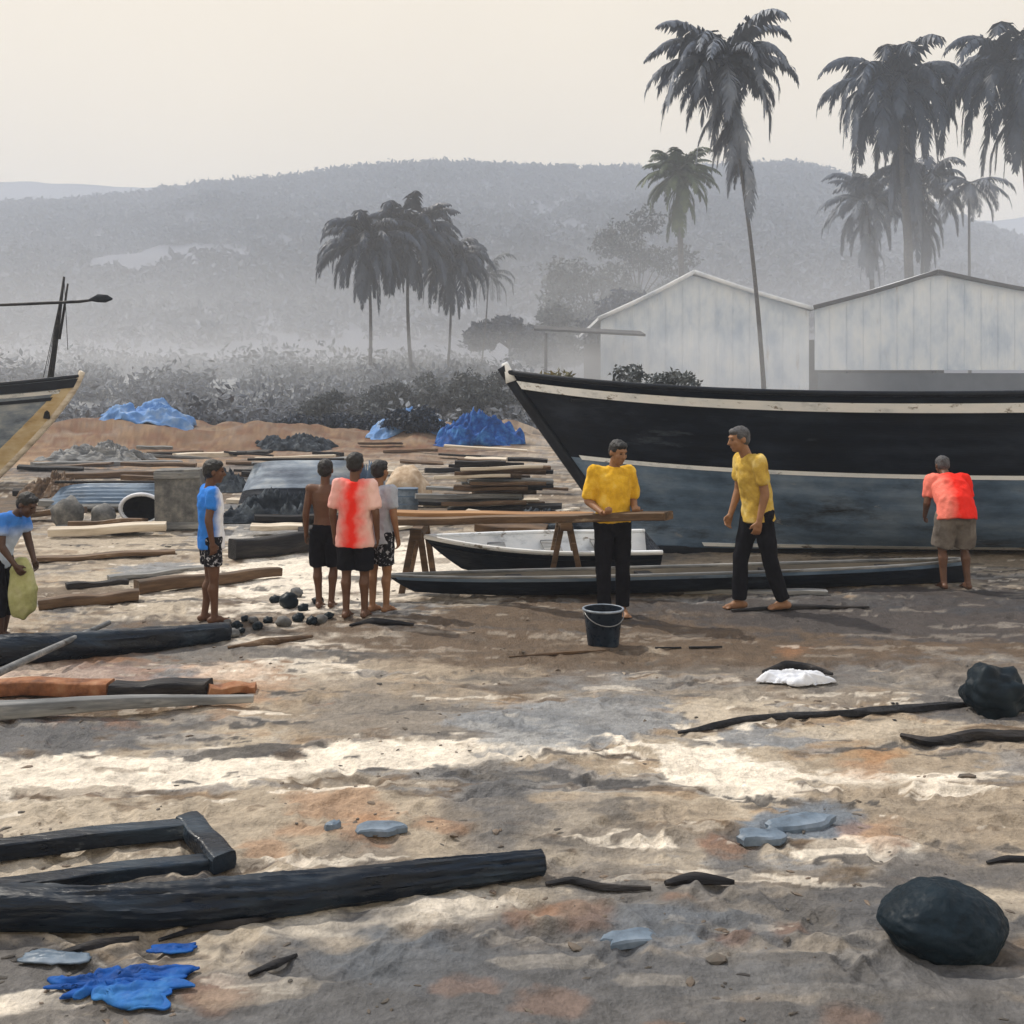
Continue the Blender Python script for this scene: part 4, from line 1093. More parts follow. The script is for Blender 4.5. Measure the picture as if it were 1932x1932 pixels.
# --- white skiff behind it
Ps = canoe_P(2.6, .40, .80, .05, .42)
Ps['b'] = lambda s: .42 * (1 - (1 - min(1, s / .62)) ** 1.7) + .01
Ps['sheer'] = lambda s: .36 + .10 * (1 - s) ** 3
sk, _ = place_hull('skiff', Ps, 800, 1092, 1200, 1084, 'small white skiff with dark sides heeled over, between canoe and big boat', 'boat', [M['hull_black'], M['white_paint'], M['white_paint']], lambda s, t: 0 if t < .93 else 1, 2, roll=9, z=.04)
boat_strip(Ps, sk, 'rub_rail', M['rail_black'], .70, .76, .015, .01, .99)
sheer_tube(Ps, sk, 'gunwale', M['white_paint'], .025, .02)
for xs in (.3, .55, .78):
    p = hull_pt(Ps, xs, .75); mb = MB(); mb.box((p.x, 0, p.z), (.2, p.y * 2 - .08, .03), bev=.005); mb.build('thwart', M['wood_grey'], sk)

# ------------------------------------------------------------------ timbers, heaps and litter
def beam(name, A, B, w, h, m, label, cat, group=None, lift=0.0, dz=(0, 0), warp=.01, taper=1.0, part_end=None, bev=.008):
    """a sawn timber from ground point A to ground point B (pixel pairs)"""
    a = gp(*A) + Vector((0, 0, dz[0])); b = gp(*B) + Vector((0, 0, dz[1]))
    d = b - a; L_ = d.length; d.normalize()
    mb = MB(); n = 14
    pts = [Vector((L_ * i / n, warp * math.sin(i * .9 + a.x), h / 2 + lift + warp * math.cos(i * .7 + a.y))) for i in range(n + 1)]
    rx = [w / 2 * (1 + (taper - 1) * i / n) * random.uniform(.96, 1.04) for i in range(n + 1)]
    ry = [h / 2 * (1 + (taper - 1) * i / n) * random.uniform(.96, 1.04) for i in range(n + 1)]
    mb.loft(pts, rx, ry, (0, 1, 0), 16, sup=.28)
    o = mb.build(name, m, None, auto=40)
    x = d; y = Vector((0, 0, 1)).cross(x).normalized(); z = x.cross(y)
    o.matrix_world = Matrix.Translation(a) @ Matrix(((x.x, y.x, z.x), (x.y, y.y, z.y), (x.z, y.z, z.z))).to_4x4()
    tag(o, label, cat, group)
    return o

def log(name, pts, rr, m, label, cat, wob=.10, seg=18, group=None, sup=1.0, groove=0.0, n=7):
    o0 = Vector(pts[0]); mb = MB()
    P = [Vector(p) - o0 for p in pts]
    # resample smoothly
    Q = []; RR = []
    for i in range(len(P) - 1):
        for k in range(n):
            t = k / n; Q.append(P[i].lerp(P[i + 1], t)); RR.append((rr[i] + (rr[i + 1] - rr[i]) * t) * random.uniform(.975, 1.025))
    Q.append(P[-1]); RR.append(rr[-1])
    for it in range(3):
        for i in range(1, len(Q) - 1): Q[i] = (Q[i - 1] + Q[i] * 2 + Q[i + 1]) / 4
    # slightly rounded sawn ends
    Q.append(Q[-1] + (Q[-1] - Q[-2]).normalized() * RR[-1] * .12); RR.append(RR[-1] * .86)
    Q.insert(0, Q[0] + (Q[0] - Q[1]).normalized() * RR[0] * .12); RR.insert(0, RR[0] * .86)
    mb.loft(Q, RR, None, (0, 0, 1), seg, wob=wob, sup=sup, groove=groove)
    o = mb.build(name, m, None, loc=o0, auto=50)
    return tag(o, label, cat, group)

def gpr(u, v, r): 
    p = gp(u, v); return Vector((p.x, p.y, p.z + r * .9))

# foreground
log('log', [gpr(-420, 1778, .08), gpr(-60, 1748, .08), gpr(300, 1734, .08), gpr(560, 1708, .078), gpr(820, 1672, .066), gpr(1022, 1644, .056)], [.084, .080, .082, .080, .066, .054], M['log_dark'],
    'long black log lying in the foreground, thick at the left end', 'log', wob=.14, seg=56, groove=.11, n=30)
fr = empty('timber_frame', gp(200, 1620), 0, 'black open-ended frame of square timbers lying behind the foreground log', 'frame')
def frame_bar(name, A, B, w, h, m, lift=0, lift2=0):
    a = gp(*A) - fr.location; b = gp(*B) - fr.location
    mb = MB(); n = 60
    pts = [a.lerp(b, i / n) + Vector((0,   .006 * math.sin(i * .2), h / 2 + lift + (lift2 - lift) * i / n)) for i in range(n + 1)]
    mb.loft(pts, [w / 2 * random.uniform(.985, 1.015) for _ in pts], [h / 2 * random.uniform(.985, 1.015) for _ in pts], (b - a).cross(Vector((0, 0, 1))), 40, sup=.38, wob=.10, groove=.07)
    mb.build(name, m, fr, auto=40)
frame_bar('rail', (-260, 1650), (385, 1572), .10, .075, M['log_dark'])
frame_bar('rail', (-260, 1716), (428, 1622), .09, .06, M['log_dark'])
frame_bar('cross_bar', (352, 1566), (424, 1634), .11, .082, M['log_dark'], .006, .006)

# left middle timbers
log('log', [gpr(-300, 1282, .10), gpr(60, 1252, .10), gpr(260, 1232, .095), gpr(432, 1212, .075)], [.125, .115, .10, .075], M['log_dark'], 'dark wet log lying left of the boy in blue', 'log', wob=.16, seg=40, groove=.10, n=20)
log('pole', [gp(-160, 1372) + Vector((0, 0, .04)), gp(0, 1300) + Vector((0, 0, .10)), gp(206, 1222) + Vector((0, 0, .20))], [.030, .028, .020], M['wood_grey'], 'pale grey pole propped slantwise on the dark log', 'pole', wob=.03, seg=10)
beam('plank', (-120, 1318), (208, 1312), .16, .10, M['rust'], 'rust-orange plank end at the left edge under the pale pole', 'plank')
beam('plank', (212, 1316), (395, 1310), .16, .09, M['wood_dark'], 'blackish plank between two rust-orange planks', 'plank')
beam('plank', (392, 1313), (482, 1302), .13, .055, M['rust'], 'short rust-orange plank right of the blackish plank', 'plank')
beam('plank', (-200, 1372), (478, 1328), .14, .13, M['wood_grey'], 'long blue-grey weathered plank on edge over mud painted dark with shade', 'plank', taper=.35)
beam('beam', (438, 1058), (632, 1034), .22, .24, M['wood_dark'], 'thick dark beam behind the three boys', 'beam')
beam('plank', (258, 1122), (528, 1086), .18, .14, M['wood_brown'], 'dark brown plank lying behind the legs of the boy in blue', 'plank', taper=.7)
beam('plank', (75, 1150), (262, 1138), .15, .10, M['wood_brown'], 'dark red-brown plank beside the olive sack', 'plank')
beam('plank', (125, 1112), (240, 1100), .12, .06, M['wood_dark'], 'thin black plank behind the red-brown plank', 'plank')
beam('plank', (205, 1092), (385, 1074), .16, .05, M['wood_grey'], 'flat pale grey board left of the boy in blue', 'plank')
beam('plank', (60, 1058), (330, 1046), .20, .06, M['wood_brown'], 'flat brown board below the white-rimmed basin', 'plank')
beam('plank', (1195, 1088), (1815, 1092), .16, .07, M['white_paint'], 'added whitish strip for the lit sand along the bottom of the big boat', 'plank')  # added timber whose white stands in for sunlit ground at the hull
beam('plank', (1290, 1115), (1560, 1121), .14, .05, M['wood_grey'], 'grey plank on the shade-painted mud right of the canoe', 'plank')

# far-left debris
beam('plank', (330, 866), (442, 862), .5, .18, M['wood_pale'], 'short cream board on top of the far debris', 'plank')
beam('plank', (60, 884), (340, 874), .5, .14, M['wood_grey'], 'long pale grey board below the ochre bank', 'plank')
beam('plank', (110, 905), (320, 897), .4, .16, M['wood_brown'], 'wide brown board on the far ground left of the boy in blue', 'plank')
beam('plank', (420, 900), (520, 892), .35, .14, M['wood_dark'], 'dark board just right of the head of the boy in blue', 'plank')

def upturned(name, u0, u1, v, L_, H, B_, mats, mo, label, cat):
    P = canoe_P(L_, H, B_, .05, .3); P['planks'] = 7; P['lap'] = .018; P['sec'] = .72; P['vee'] = .3
    a = gp(u0, v); b = gp(u1, v)
    r = empty(name, (a.x, a.y + B_ / 2, a.z + H + .02), math.atan2(b.y - a.y, b.x - a.x), label, cat)
    r.rotation_euler = (R(180 - 5), 0, r.rotation_euler[2])
    boat_hull(P, r, mats, mo, in_mi=2, ns=30)
    mk = MB(); mk.loft([Vector((L_ * (.08 + .84 * i / 12), 0, -.02)) for i in range(13)], .03, .025, (0, 1, 0), 8); mk.build('keel', M['wood_dark'], r)
    boat_strip(P, r, 'rub_rail', M['wood_grey'], .90, .97, .02, .01, .99)
    return r
upturned('canoe', 66, 312, 966, 2.3, .46, .8, [M['hull_slate'], M['wood_grey'], M['inside']], lambda s, t: 0 if t < .8 else 1, 'grey upturned canoe lying below the beached boat', 'canoe')
upturned('rowing_boat', 432, 660, 962, 2.15, .85, 1.3, [M['blue_grey_paint'], M['hull_black'], M['inside']], lambda s, t: 1 if t > .62 else 0, 'dark blue-grey upturned rowing boat behind the boys', 'boat')
a = gp(340, 1000)
cr = empty('crate', a, R(8), 'tall plain grey crate right of the white-rimmed basin', 'crate')
mb = MB(); mb.box((0, 0, .46), (.66, .5, .92), bev=.012, jit=.008); mb.build('box', M['stone_grey'], cr, auto=40)
for zz in (.08, .84):
    mb = MB(); mb.box((0, -.262, zz), (.68, .03, .10), bev=.006); mb.build('batten', M['wood_grey'], cr, auto=40)
# basin on its side
a = gp(267, 992)
bs = empty('basin', a + Vector((0, 0, .02)), 0, 'white-rimmed basin tipped up so its black inside shows', 'basin')
mb = MB(); prof = [(.02, .30), (.16, .30), (.24, .14), (.30, 0.0), (.33, -.02), (.34, .0), (.27, .15), (.19, .33), (.02, .33)]
V = []; F = []; seg = 28
for (r_, y_) in prof:
    for k in range(seg):
        an = 2 * math.pi * k / seg; V.append((r_ * math.cos(an), y_, r_ * math.sin(an) * .68 + .24))
for i in range(len(prof) - 1):
    for k in range(seg):
        k2 = (k + 1) % seg; F.append((i * seg + k, i * seg + k2, (i + 1) * seg + k2, (i + 1) * seg + k))
F += [tuple(range(seg)), tuple(reversed(range((len(prof) - 1) * seg, len(prof) * seg)))]
mb.add(V, F); mb.m = [0 if (f // seg) < 3 else 1 for f in range(len(F))]; mb.m[-2] = 0; mb.m[-1] = 1
mb.build('bowl', [M['cloth_black'], M['white_paint']], bs, auto=50)
mb = MB(); mb.loft([Vector((.335 * math.cos(2 * math.pi * k / 28), -.012, .335 * .68 * math.sin(2 * math.pi * k / 28) + .24)) for k in range(-2, 19)], .03, .03, (0, 1, 0), 8)
mb.build('rim', M['white_plastic'], bs)

def stone(u, v, r, m, label, group=None, amp=.22, seed=1.0, sub=3, name='stone', cat='stone', sink=.25, rz=0):
    p = gp(u, v)
    mb = MB(); mb.ball((0, 0, r[2] * (1 - sink)), r, sub, amp=amp, freq=1.5, seed=seed)
    o = mb.build(name, m, None, loc=p); o.rotation_euler = (0, 0, rz)
    return tag(o, label, cat, group)
stone(128, 996, (.24, .20, .26), M['stone_grey'], 'upright grey stone left of the white-rimmed basin', seed=2.1)
stone(196, 994, (.20, .18, .20), M['stone_grey'], 'smaller grey stone beside the white-rimmed basin', seed=5.3)
# boulder in the foreground
pr = gp(1776, 1772)
mb = MB()
mb.ball((0, 0, .085), (.228, .19, .140), 6, amp=.09, freq=1.2, seed=4.4, flat=-.12)
bo = mb.build('boulder', M['boulder'], None, loc=pr); bo.rotation_euler = (0, R(7), R(12))
for v_ in bo.data.vertices:
    q_ = v_.co * 9; v_.co *= 1 + .022 * mn.noise(q_) + .012 * mn.noise(q_ * 2.7) - .03 * max(0, .12 - abs(mn.noise(v_.co * 4 + Vector((3, 1, 2)))))
for v_ in bo.data.vertices:   # snub left end, steep right end
    x_ = v_.co.x
    if x_ < -.05: v_.co.z -= .30 * (-.05 - x_) * (v_.co.z > 0.05) * (v_.co.z - .05) / .25
    if x_ > .12: v_.co.z += .10 * (x_ - .12)
tag(bo, 'smooth blue-black boulder in the right foreground', 'boulder')
stone(1876, 1342, (.20, .16, .17), M['stone_dark'], 'jagged black rock at the end of the dark rope', amp=.30, seed=7.7, name='rock', cat='rock', sub=4)
# pebbles near the boys' feet
peb = [(430, 1178, .03), (447, 1185, .045), (462, 1176, .035), (478, 1180, .04), (455, 1196, .03), (486, 1192, .045), (440, 1205, .05), (562, 1178, .05), (588, 1182, .05), (606, 1180, .05), (620, 1172, .04), (545, 1150, .09),
       (560, 1128, .06), (520, 1138, .05), (572, 1154, .05), (535, 1188, .06), (600, 1140, .05), (505, 1180, .04)]
s0 = None
for i, (u, v, r) in enumerate(peb):
    lab = 'small dark stone on the pale sand by the bare feet of the boys'
    if i == 11: lab = 'largest green-black stone on the sand between the boy in blue and the trio'
    stone(u, v, (r * 1.15, r, r * .85), M['stone_dark'] if i % 3 else M['stone_grey'], lab, 'stones by the boys', seed=i * 1.37, sub=3, amp=.3, rz=i)

# blue tarps
def tarp(u, v, w, dpt, h, m, label, seed, name='tarp', cat='tarp', d=None, rag=.25, res=60, freq=3.0, pw=.7):
    if d is None: p = gp(u, v)
    else:
        p = at(u, v, d); p.z = gnd(p.x, p.y)
    xs = np.linspace(-1, 1, res); ys = np.linspace(-1, 1, res)
    A, B = np.meshgrid(xs, ys, indexing='ij')
    rad = np.sqrt(A ** 2 + B ** 2); ang = np.arctan2(B, A)
    sq = np.maximum(np.abs(A), np.abs(B)) / np.maximum(rad, 1e-6)
    A2 = A * (sq ** .6); B2 = B * (sq ** .6)
    k = 1 + rag * fbm(np.cos(ang) * 1.6 + seed, np.sin(ang) * 1.6, 3, seed)
    X = A2 * k * w; Y = B2 * k * dpt
    e_ = np.clip(1 - np.sqrt(A2 ** 2 + B2 ** 2), 0, 1)
    rd = (1 - np.abs(fbm(X / w * freq * .5, Y / dpt * freq * .5, 2, seed + 3))) ** 3 + .25 * (1 - np.abs(fbm(X / w * freq * 1.4, Y / dpt * freq * 1.1, 2, seed + 6))) ** 2
    Z = h * (e_ ** pw) * (.40 + .85 * rd) + .012
    G = gz(p.x + X, p.y + Y) - p.z
    Z = Z + G
    idx = np.arange(res * res).reshape(res, res)
    F = np.stack([idx[:-1, :-1], idx[1:, :-1], idx[1:, 1:], idx[:-1, 1:]], -1).reshape(-1, 4)
    o = np_mesh(name, np.stack([X, Y, Z], -1).reshape(-1, 3), F, m, smooth=True)
    sm = o.modifiers.new('thick', 'SOLIDIFY'); sm.thickness = .006; sm.offset = 1
    o.location = p
    return tag(o, label, cat)
tarp(192, 1852, .225, .10, .024, M['tarp_blue'], 'crumpled bright blue tarp in the lower left foreground', 2, rag=.75, freq=4.5, res=120, pw=.3)
tarp(328, 1786, .085, .03, .014, M['tarp_blue'], 'small scrap of blue cloth just above the crumpled tarp', 5, name='rag', cat='rag', res=24)
tarp(905, 842, 1.75, 1.1, 1.0, M['tarp_blue'], 'bright blue tarp over a heap left of the big boat', 8, d=41, pw=.38, freq=4, res=80)
tarp(772, 822, 1.7, 1.0, .75, M['tarp_pale_blue'], 'pale blue sheet on the bank left of the bright blue tarp', 9, d=44, pw=.4, freq=4, res=80)
tarp(280, 815, 2.2, 1.2, .62, M['tarp_pale_blue'], 'faded blue sheet on the ochre bank right of the beached boat', 12, d=45, pw=.35, freq=4, res=80)
tarp(95, 1800, .12, .05, .016, M['slate_blue'], 'grey-blue scrap of plastic at the lower left above the blue tarp', 15, name='rag', cat='rag', res=24)

# sand heap, blue drum, timber pile left of the bow
p = gp(768, 940)
mb = MB(); mb.ball((0, 0, .1), (.50, .45, .55), 4, amp=.18, freq=1.6, seed=3.3, flat=-.05)
tag(mb.build('sand_heap', M['sand_heap'], None, loc=p), 'small tan sand heap just right of the three boys', 'heap')
p = gp(768, 962)
dr = empty('drum', p, 0, 'short blue-grey drum standing behind the propped plank', 'drum')
mb = MB(); mb.loft([(0, 0, 0), (0, 0, .05), (0, 0, .2), (0, 0, .36), (0, 0, .40)], [.19, .20, .20, .20, .19], None, (1, 0, 0), 24); mb.build('body', M['slate_blue'], dr, auto=40)
for zz in (.13, .27, .395):
    mb = MB(); mb.loft([(0, 0, zz - .012), (0, 0, zz + .012)], .207, None, (1, 0, 0), 24); mb.build('hoop', M['hull_slate'], dr, auto=40)

pile_m = [M['wood_brown'], M['wood_pale'], M['wood_dark'], M['wood_grey'], M['wood_orange'], M['wood_pale']]
rp = random.Random(5)
k = 0
names = {0: ('brown', 'wood_brown'), 1: ('cream', 'wood_pale'), 2: ('blackish', 'wood_dark'), 3: ('grey', 'wood_grey')}
mesh_cache = {}
for lay in range(8):
    for row in range(4):
        ci = rp.choice([0, 0, 1, 1, 2, 3, 0, 2])
        sc = 1 - lay * .06
        L_ = rp.uniform(1.3, 2.3) * sc
        key = (ci, k % 3)
        if key not in mesh_cache:
            mb = MB(); n = 8
            mb.loft([Vector((-.5 + i / n, .006 * math.sin(i * 1.3 + k), .006 * math.cos(i * 1.1))) for i in range(n + 1)], .085, .034, (0, 1, 0), 16, sup=.28)
            mesh_cache[key] = mb.mesh('plank', M[names[ci][1]])
            try: mesh_cache[key].set_sharp_from_angle(angle=R(40))
            except Exception: pass
        o = bpy.data.objects.new('plank', mesh_cache[key]); COL.objects.link(o)
        c = at(925 + rp.uniform(-46, 46) - lay * -2, 955, 18.6)
        o.location = (c.x, 18.2 + row * .34 + rp.uniform(-.06, .06), gnd(c.x, 18.5) + .05 + lay * .118 + rp.uniform(-.01, .03))
        o.rotation_euler = (rp.uniform(-.12, .12), rp.uniform(-.05, .05), rp.uniform(-.16, .16))
        o.scale = (L_, rp.uniform(.9, 1.5), rp.uniform(.8, 1.4))
        tag(o, f'{names[ci][0]} plank lying in the timber pile left of the bow of the big boat', 'plank', 'planks in the timber pile')
        k += 1
# loose boards fallen on the right slope of the pile
for i, (A, B, m, h, lab) in enumerate([((985, 985), (1085, 962), 'wood_pale', .05, 'cream board fallen at the right foot of the timber pile'),
                                       ((960, 1000), (1090, 990), 'wood_grey', .05, 'grey board lying just below the timber pile'),
                                       ((740, 1000), (850, 990), 'wood_pale', .05, 'pale board under the left end of the propped plank')]):
    beam('plank', A, B, .2, h, M[m], lab, 'plank')

rk = random.Random(23)
for i in range(58):
    ci = rk.choice([0, 0, 2, 2, 3, 1])
    u_ = rk.uniform(30, 690) if i < 46 else rk.uniform(690, 1080); v_ = rk.choice([858, 870, 884, 898, 912, 930, 955, 985, 1012]) + rk.uniform(-7, 7)
    if 240 < u_ < 420 and v_ > 980: v_ -= 60
    g_ = gp(u_, v_)
    o = bpy.data.objects.new('plank', mesh_cache.get((ci, i % 3)) or list(mesh_cache.values())[ci]); COL.objects.link(o)
    sc = rk.uniform(.8, 1.6) * (g_.y / 20) ** .6
    o.location = (g_.x, g_.y, g_.z + .05 + rk.uniform(0, .10)); o.rotation_euler = (rk.uniform(-.2, .2), rk.uniform(-.07, .07), rk.uniform(-.30, .30))
    o.scale = (sc * rk.uniform(.7, 1.4), rk.uniform(.9, 2.4), rk.uniform(.8, 2.0))
    tag(o, 'loose weathered plank strewn on the ground behind the boys', 'plank', 'loose planks strewn behind the boys')
for (u_, v_, w_, d_, h_, m_, sd_, lab) in [(520, 985, .85, .5, .42, 'net_dark', 31, 'dark fishing net heaped in front of the upturned rowing boat'), (110, 940, .8, .6, .45, 'wood_brown', 32, 'brown heap of scrap below the beached boat'),
        (400, 925, .7, .6, .5, 'net_dark', 33, 'dark net heaped between crate and upturned rowing boat'), (690, 935, .7, .6, .62, 'hull_slate', 34, 'slate-grey tarp heap behind the trio'), (200, 870, 1.5, 1.0, .5, 'wood_grey', 35, 'grey heap of sheeting at the foot of the ochre bank'),
        (1020, 1000, .8, .4, .25, 'net_dark', 36, 'low dark net heap beneath the orange plank'), (560, 850, 1.6, 1.0, .55, 'net_dark', 37, 'blue-black heap of nets on the far ground above the upturned rowing boat')]:
    tarp(u_, v_, w_, d_, h_, M[m_], lab, sd_, name='heap', cat='heap', res=64, rag=.5, freq=6, pw=.5)

# --- propped plank with its trestle
def two_pt(name, a, b, w, h, m, parent=None, tilt=0.0):
    d = (b - a); L_ = d.length; x = d.normalized(); y = Vector((0, 0, 1)).cross(x).normalized(); z = x.cross(y)
    mb = MB(); n = 14
    mb.loft([Vector((L_ * i / n, .004 * math.sin(i * .8), .004 * math.cos(i))) for i in range(n + 1)], w / 2, h / 2, (0, 1, 0), 16, sup=.25)
    o = mb.build(name, m, parent, auto=40)
    o.matrix_world = Matrix.Translation(a) @ Matrix(((x.x, y.x, z.x), (x.y, y.y, z.y), (x.z, y.z, z.z))).to_4x4()
    return o
PL0 = at(728, 985, 10.75); PL1 = at(1262, 973, 9.05)
tag(two_pt('plank', PL0, PL1, .20, .075, M['wood_brown']), 'long brown plank held at waist height by the man in yellow', 'plank')
P20 = at(732, 968, 11.3); P21 = at(1118, 972, 10.9)
tag(two_pt('plank', P20, P21, .26, .05, M['wood_orange']), 'orange-brown plank lying level across the trestle behind the held plank', 'plank')
tr = empty('trestle', (at(800, 1100, 11).x, 11.1, 0), 0, 'low wooden trestle carrying the left ends of the two long planks', 'trestle')
c = tr.location
ztop = min(at(778, 985, 10.75).z, at(778, 972, 11.2).z) - .05
for dx in (0,):
    mb = MB(); mb.box((-.05, -.05, ztop - .06), (.12, 1.0, .11), bev=.008); mb.build('top_bar', M['wood_brown'], tr, auto=40)
for (x_, y_) in ((-.14, -.42), (.05, -.42), (-.14, .34), (.05, .34)):
    mb = MB(); mb.loft([Vector((x_ * 1.5, y_, gnd(c.x + x_, c.y + y_) - .02)), Vector((-.05 + (x_ + .05) * .35, y_, ztop - .05))], .035, .03, (1, 0, 0), 8, sup=.4); mb.build('leg', M['wood_brown'], tr, auto=40)
mb = MB(); mb.box((.62 + .05, -.02, ztop - .06), (.12, .9, .11), bev=.008)
tr2 = empty('trestle', (at(1065, 1100, 11.1).x, 11.25, 0), 0, 'second trestle, half hidden beside the skiff under the orange plank', 'trestle')
zt2 = at(1065, 972, 10.95).z - .04
mb = MB(); mb.box((0, -.2, zt2 - .05), (.12, .7, .10), bev=.008); mb.build('top_bar', M['wood_brown'], tr2, auto=40)
for (x_, y_) in ((-.14, -.45), (.14, -.45), (-.14, .1), (.14, .1)):
    mb = MB(); mb.loft([Vector((x_ * 1.3, y_, 0)), Vector((x_ * .3, y_, zt2 - .05))], .03, .025, (1, 0, 0), 8, sup=.4); mb.build('leg', M['wood_brown'], tr2, auto=40)

# bucket
p = gp(1138, 1218)
bk = empty('bucket', p, R(15), 'dark navy bucket on the mud below the man in yellow', 'bucket')
prof = [(.0, .012), (.118, .012), (.12, .0), (.126, .004), (.160, .300), (.158, .302), (.152, .300), (.120, .02), (.0, .018)]
V = []; F = []; seg = 32
for (r_, z_) in prof:
    for k in range(seg):
        an = 2 * math.pi * k / seg; V.append((max(r_, .001) * math.cos(an), max(r_, .001) * math.sin(an), z_))
for i in range(len(prof) - 1):
    for k in range(seg):
        k2 = (k + 1) % seg; F.append((i * seg + k, i * seg + k2, (i + 1) * seg + k2, (i + 1) * seg + k))
mb = MB(); mb.add(V, F); mb.build('pail', M['pail'], bk, auto=40)
mb = MB(); mb.loft([Vector((.162 * math.cos(a_), .162 * math.sin(a_), .296)) for a_ in [2 * math.pi * k / 32 for k in range(33)]], .010, None, (0, 0, 1), 8); mb.build('rim', M['pail_rim'], bk)
mb = MB(); mb.tube([Vector((.165 * math.cos(a_), -.165 * math.sin(a_) * .9 - .01, .285 - .10 * math.sin(a_))) for a_ in [math.pi * k / 14 for k in range(15)]], .004, seg=6); mb.build('handle', M['steel'], bk)
for sx in (-1, 1):
    mb = MB(); mb.box((.163 * sx, 0, .275), (.014, .03, .035), bev=.004); mb.build('ear', M['steel'], bk, auto=40)

# sticks, rope, litter on the mud
def stick(pts, r, label, m='wood_dark', name='stick', cat='stick', group=None, wob=.35):
    P = [gp(u, v) + Vector((0, 0, r * .6)) for (u, v) in pts]
    rr = [r * (.7 + .5 * random.random()) for _ in P]; rr[0] = r * .4; rr[-1] = r * .35
    return log(name, P, rr, M[m], label, cat, wob=wob, seg=10, group=group)
stick([(1030, 1664), (1080, 1658), (1140, 1668), (1228, 1676)], .022, 'split black stick just right of the foreground log')
stick([(1256, 1672), (1310, 1658), (1385, 1662)], .030, 'short thick black stick further right of the foreground log', name='driftwood', cat='driftwood')
stick([(1236, 1226), (1285, 1224)], .02, 'left of two short black sticks beside the bucket')
stick([(1300, 1224), (1362, 1222)], .025, 'right of two short black sticks beside the bucket')
stick([(1700, 1398), (1760, 1412), (1840, 1396), (1905, 1402), (1990, 1392)], .035, 'bent black branch at the right edge of the mud', name='branch', cat='branch')
stick([(1280, 1384), (1340, 1372), (1420, 1360), (1500, 1352), (1600, 1350), (1700, 1342), (1790, 1334), (1840, 1330)], .024, 'frayed black rope trailing left from the jagged rock', m='rope', name='rope', cat='rope', wob=.6)
stick([(1862, 1622), (1900, 1618), (1990, 1620)], .016, 'thin black stick at the right edge behind the boulder')
stick([(300, 1765), (380, 1740), (450, 1742), (520, 1722)], .018, 'black twig lying along the front of the log', wob=.5)
stick([(100, 1795), (180, 1775), (262, 1762)], .02, 'dark twig at the lower left between log and tarp', wob=.5)
stick([(470, 1838), (520, 1815), (560, 1800)], .02, 'dark twig on the mud right of the blue tarp', wob=.5)
stick([(780, 1188), (700, 1182), (660, 1190)], .03, 'modelled black shadow streak at the feet of the boy in red', name='driftwood', cat='driftwood', wob=.5)  # added shape standing in for the boys' cast shadow
stick([(430, 1232), (500, 1224), (590, 1212)], .03, 'thin dark brown stick right of the dark wet log', m='wood_brown', wob=.4)
stick([(960, 1240), (1060, 1236), (1150, 1230)], .012, 'thin brown twig below the bucket', m='wood_brown', wob=.4)
stick([(1380, 1150), (1500, 1145), (1640, 1150)], .03, 'long dark stick on the wet mud before the big boat', wob=.4)
tarp(1498, 1290, .25, .12, .09, M['white_plastic'], 'crumpled white plastic bag on the mud at right', 21, name='plastic_bag', cat='bag', res=70, freq=2.2, pw=.5)
stick([(1440, 1272), (1480, 1258), (1530, 1262), (1570, 1278)], .03, 'curved black stick over the white plastic bag')
def shard(u, v, w, d_, h, m, label, rz=0, seed=1):
    """a flat broken flake with an uneven outline"""
    p = gp(u, v); rn = random.Random(int(u * 7 + v)); n = 15
    out = []
    for k in range(n):
        a_ = 2 * math.pi * k / n; q = rn.uniform(.68, 1.1)
        out.append((w / 2 * q * math.copysign(abs(math.cos(a_)) ** .7, math.cos(a_)), d_ / 2 * q * math.sin(a_)))
    V = []; F = []
    for (sc, z) in ((1.0, -.012), (1.03, h * .55), (.90, h * .95), (.45, h * 1.05)):
        for (a_, b_) in out: V.append((a_ * sc, b_ * sc, z + rn.uniform(-.15, .15) * h * (z > 0)))
    for i_ in range(3):
        for k in range(n): F.append((i_ * n + k, i_ * n + (k + 1) % n, (i_ + 1) * n + (k + 1) % n, (i_ + 1) * n + k))
    F.append(tuple(3 * n + k for k in range(n)))
    mb = MB(); mb.add(V, F)
    o = mb.build('shard', m, None, loc=p, auto=30); o.rotation_euler = (R(2), R(-3), rz)
    return tag(o, label, 'shard')
shard(715, 1570, .26, .12, .022, M['slate_blue'], 'larger of two blue-grey shards behind the foreground log', R(-8))
shard(628, 1565, .09, .06, .03, M['slate_blue'], 'smaller of two blue-grey shards behind the foreground log', R(25))
shard(1505, 1560, .38, .16, .03, M['slate_blue'], 'flat blue-grey slab on the mud between log and boulder', R(14))
shard(1432, 1585, .24, .12, .028, M['slate_blue'], 'short blue-grey slab left of the flat slab', R(-5))
shard(1185, 1760, .22, .10, .02, M['slate_blue'], 'blue-grey slab near the bottom middle of the mud', R(4))

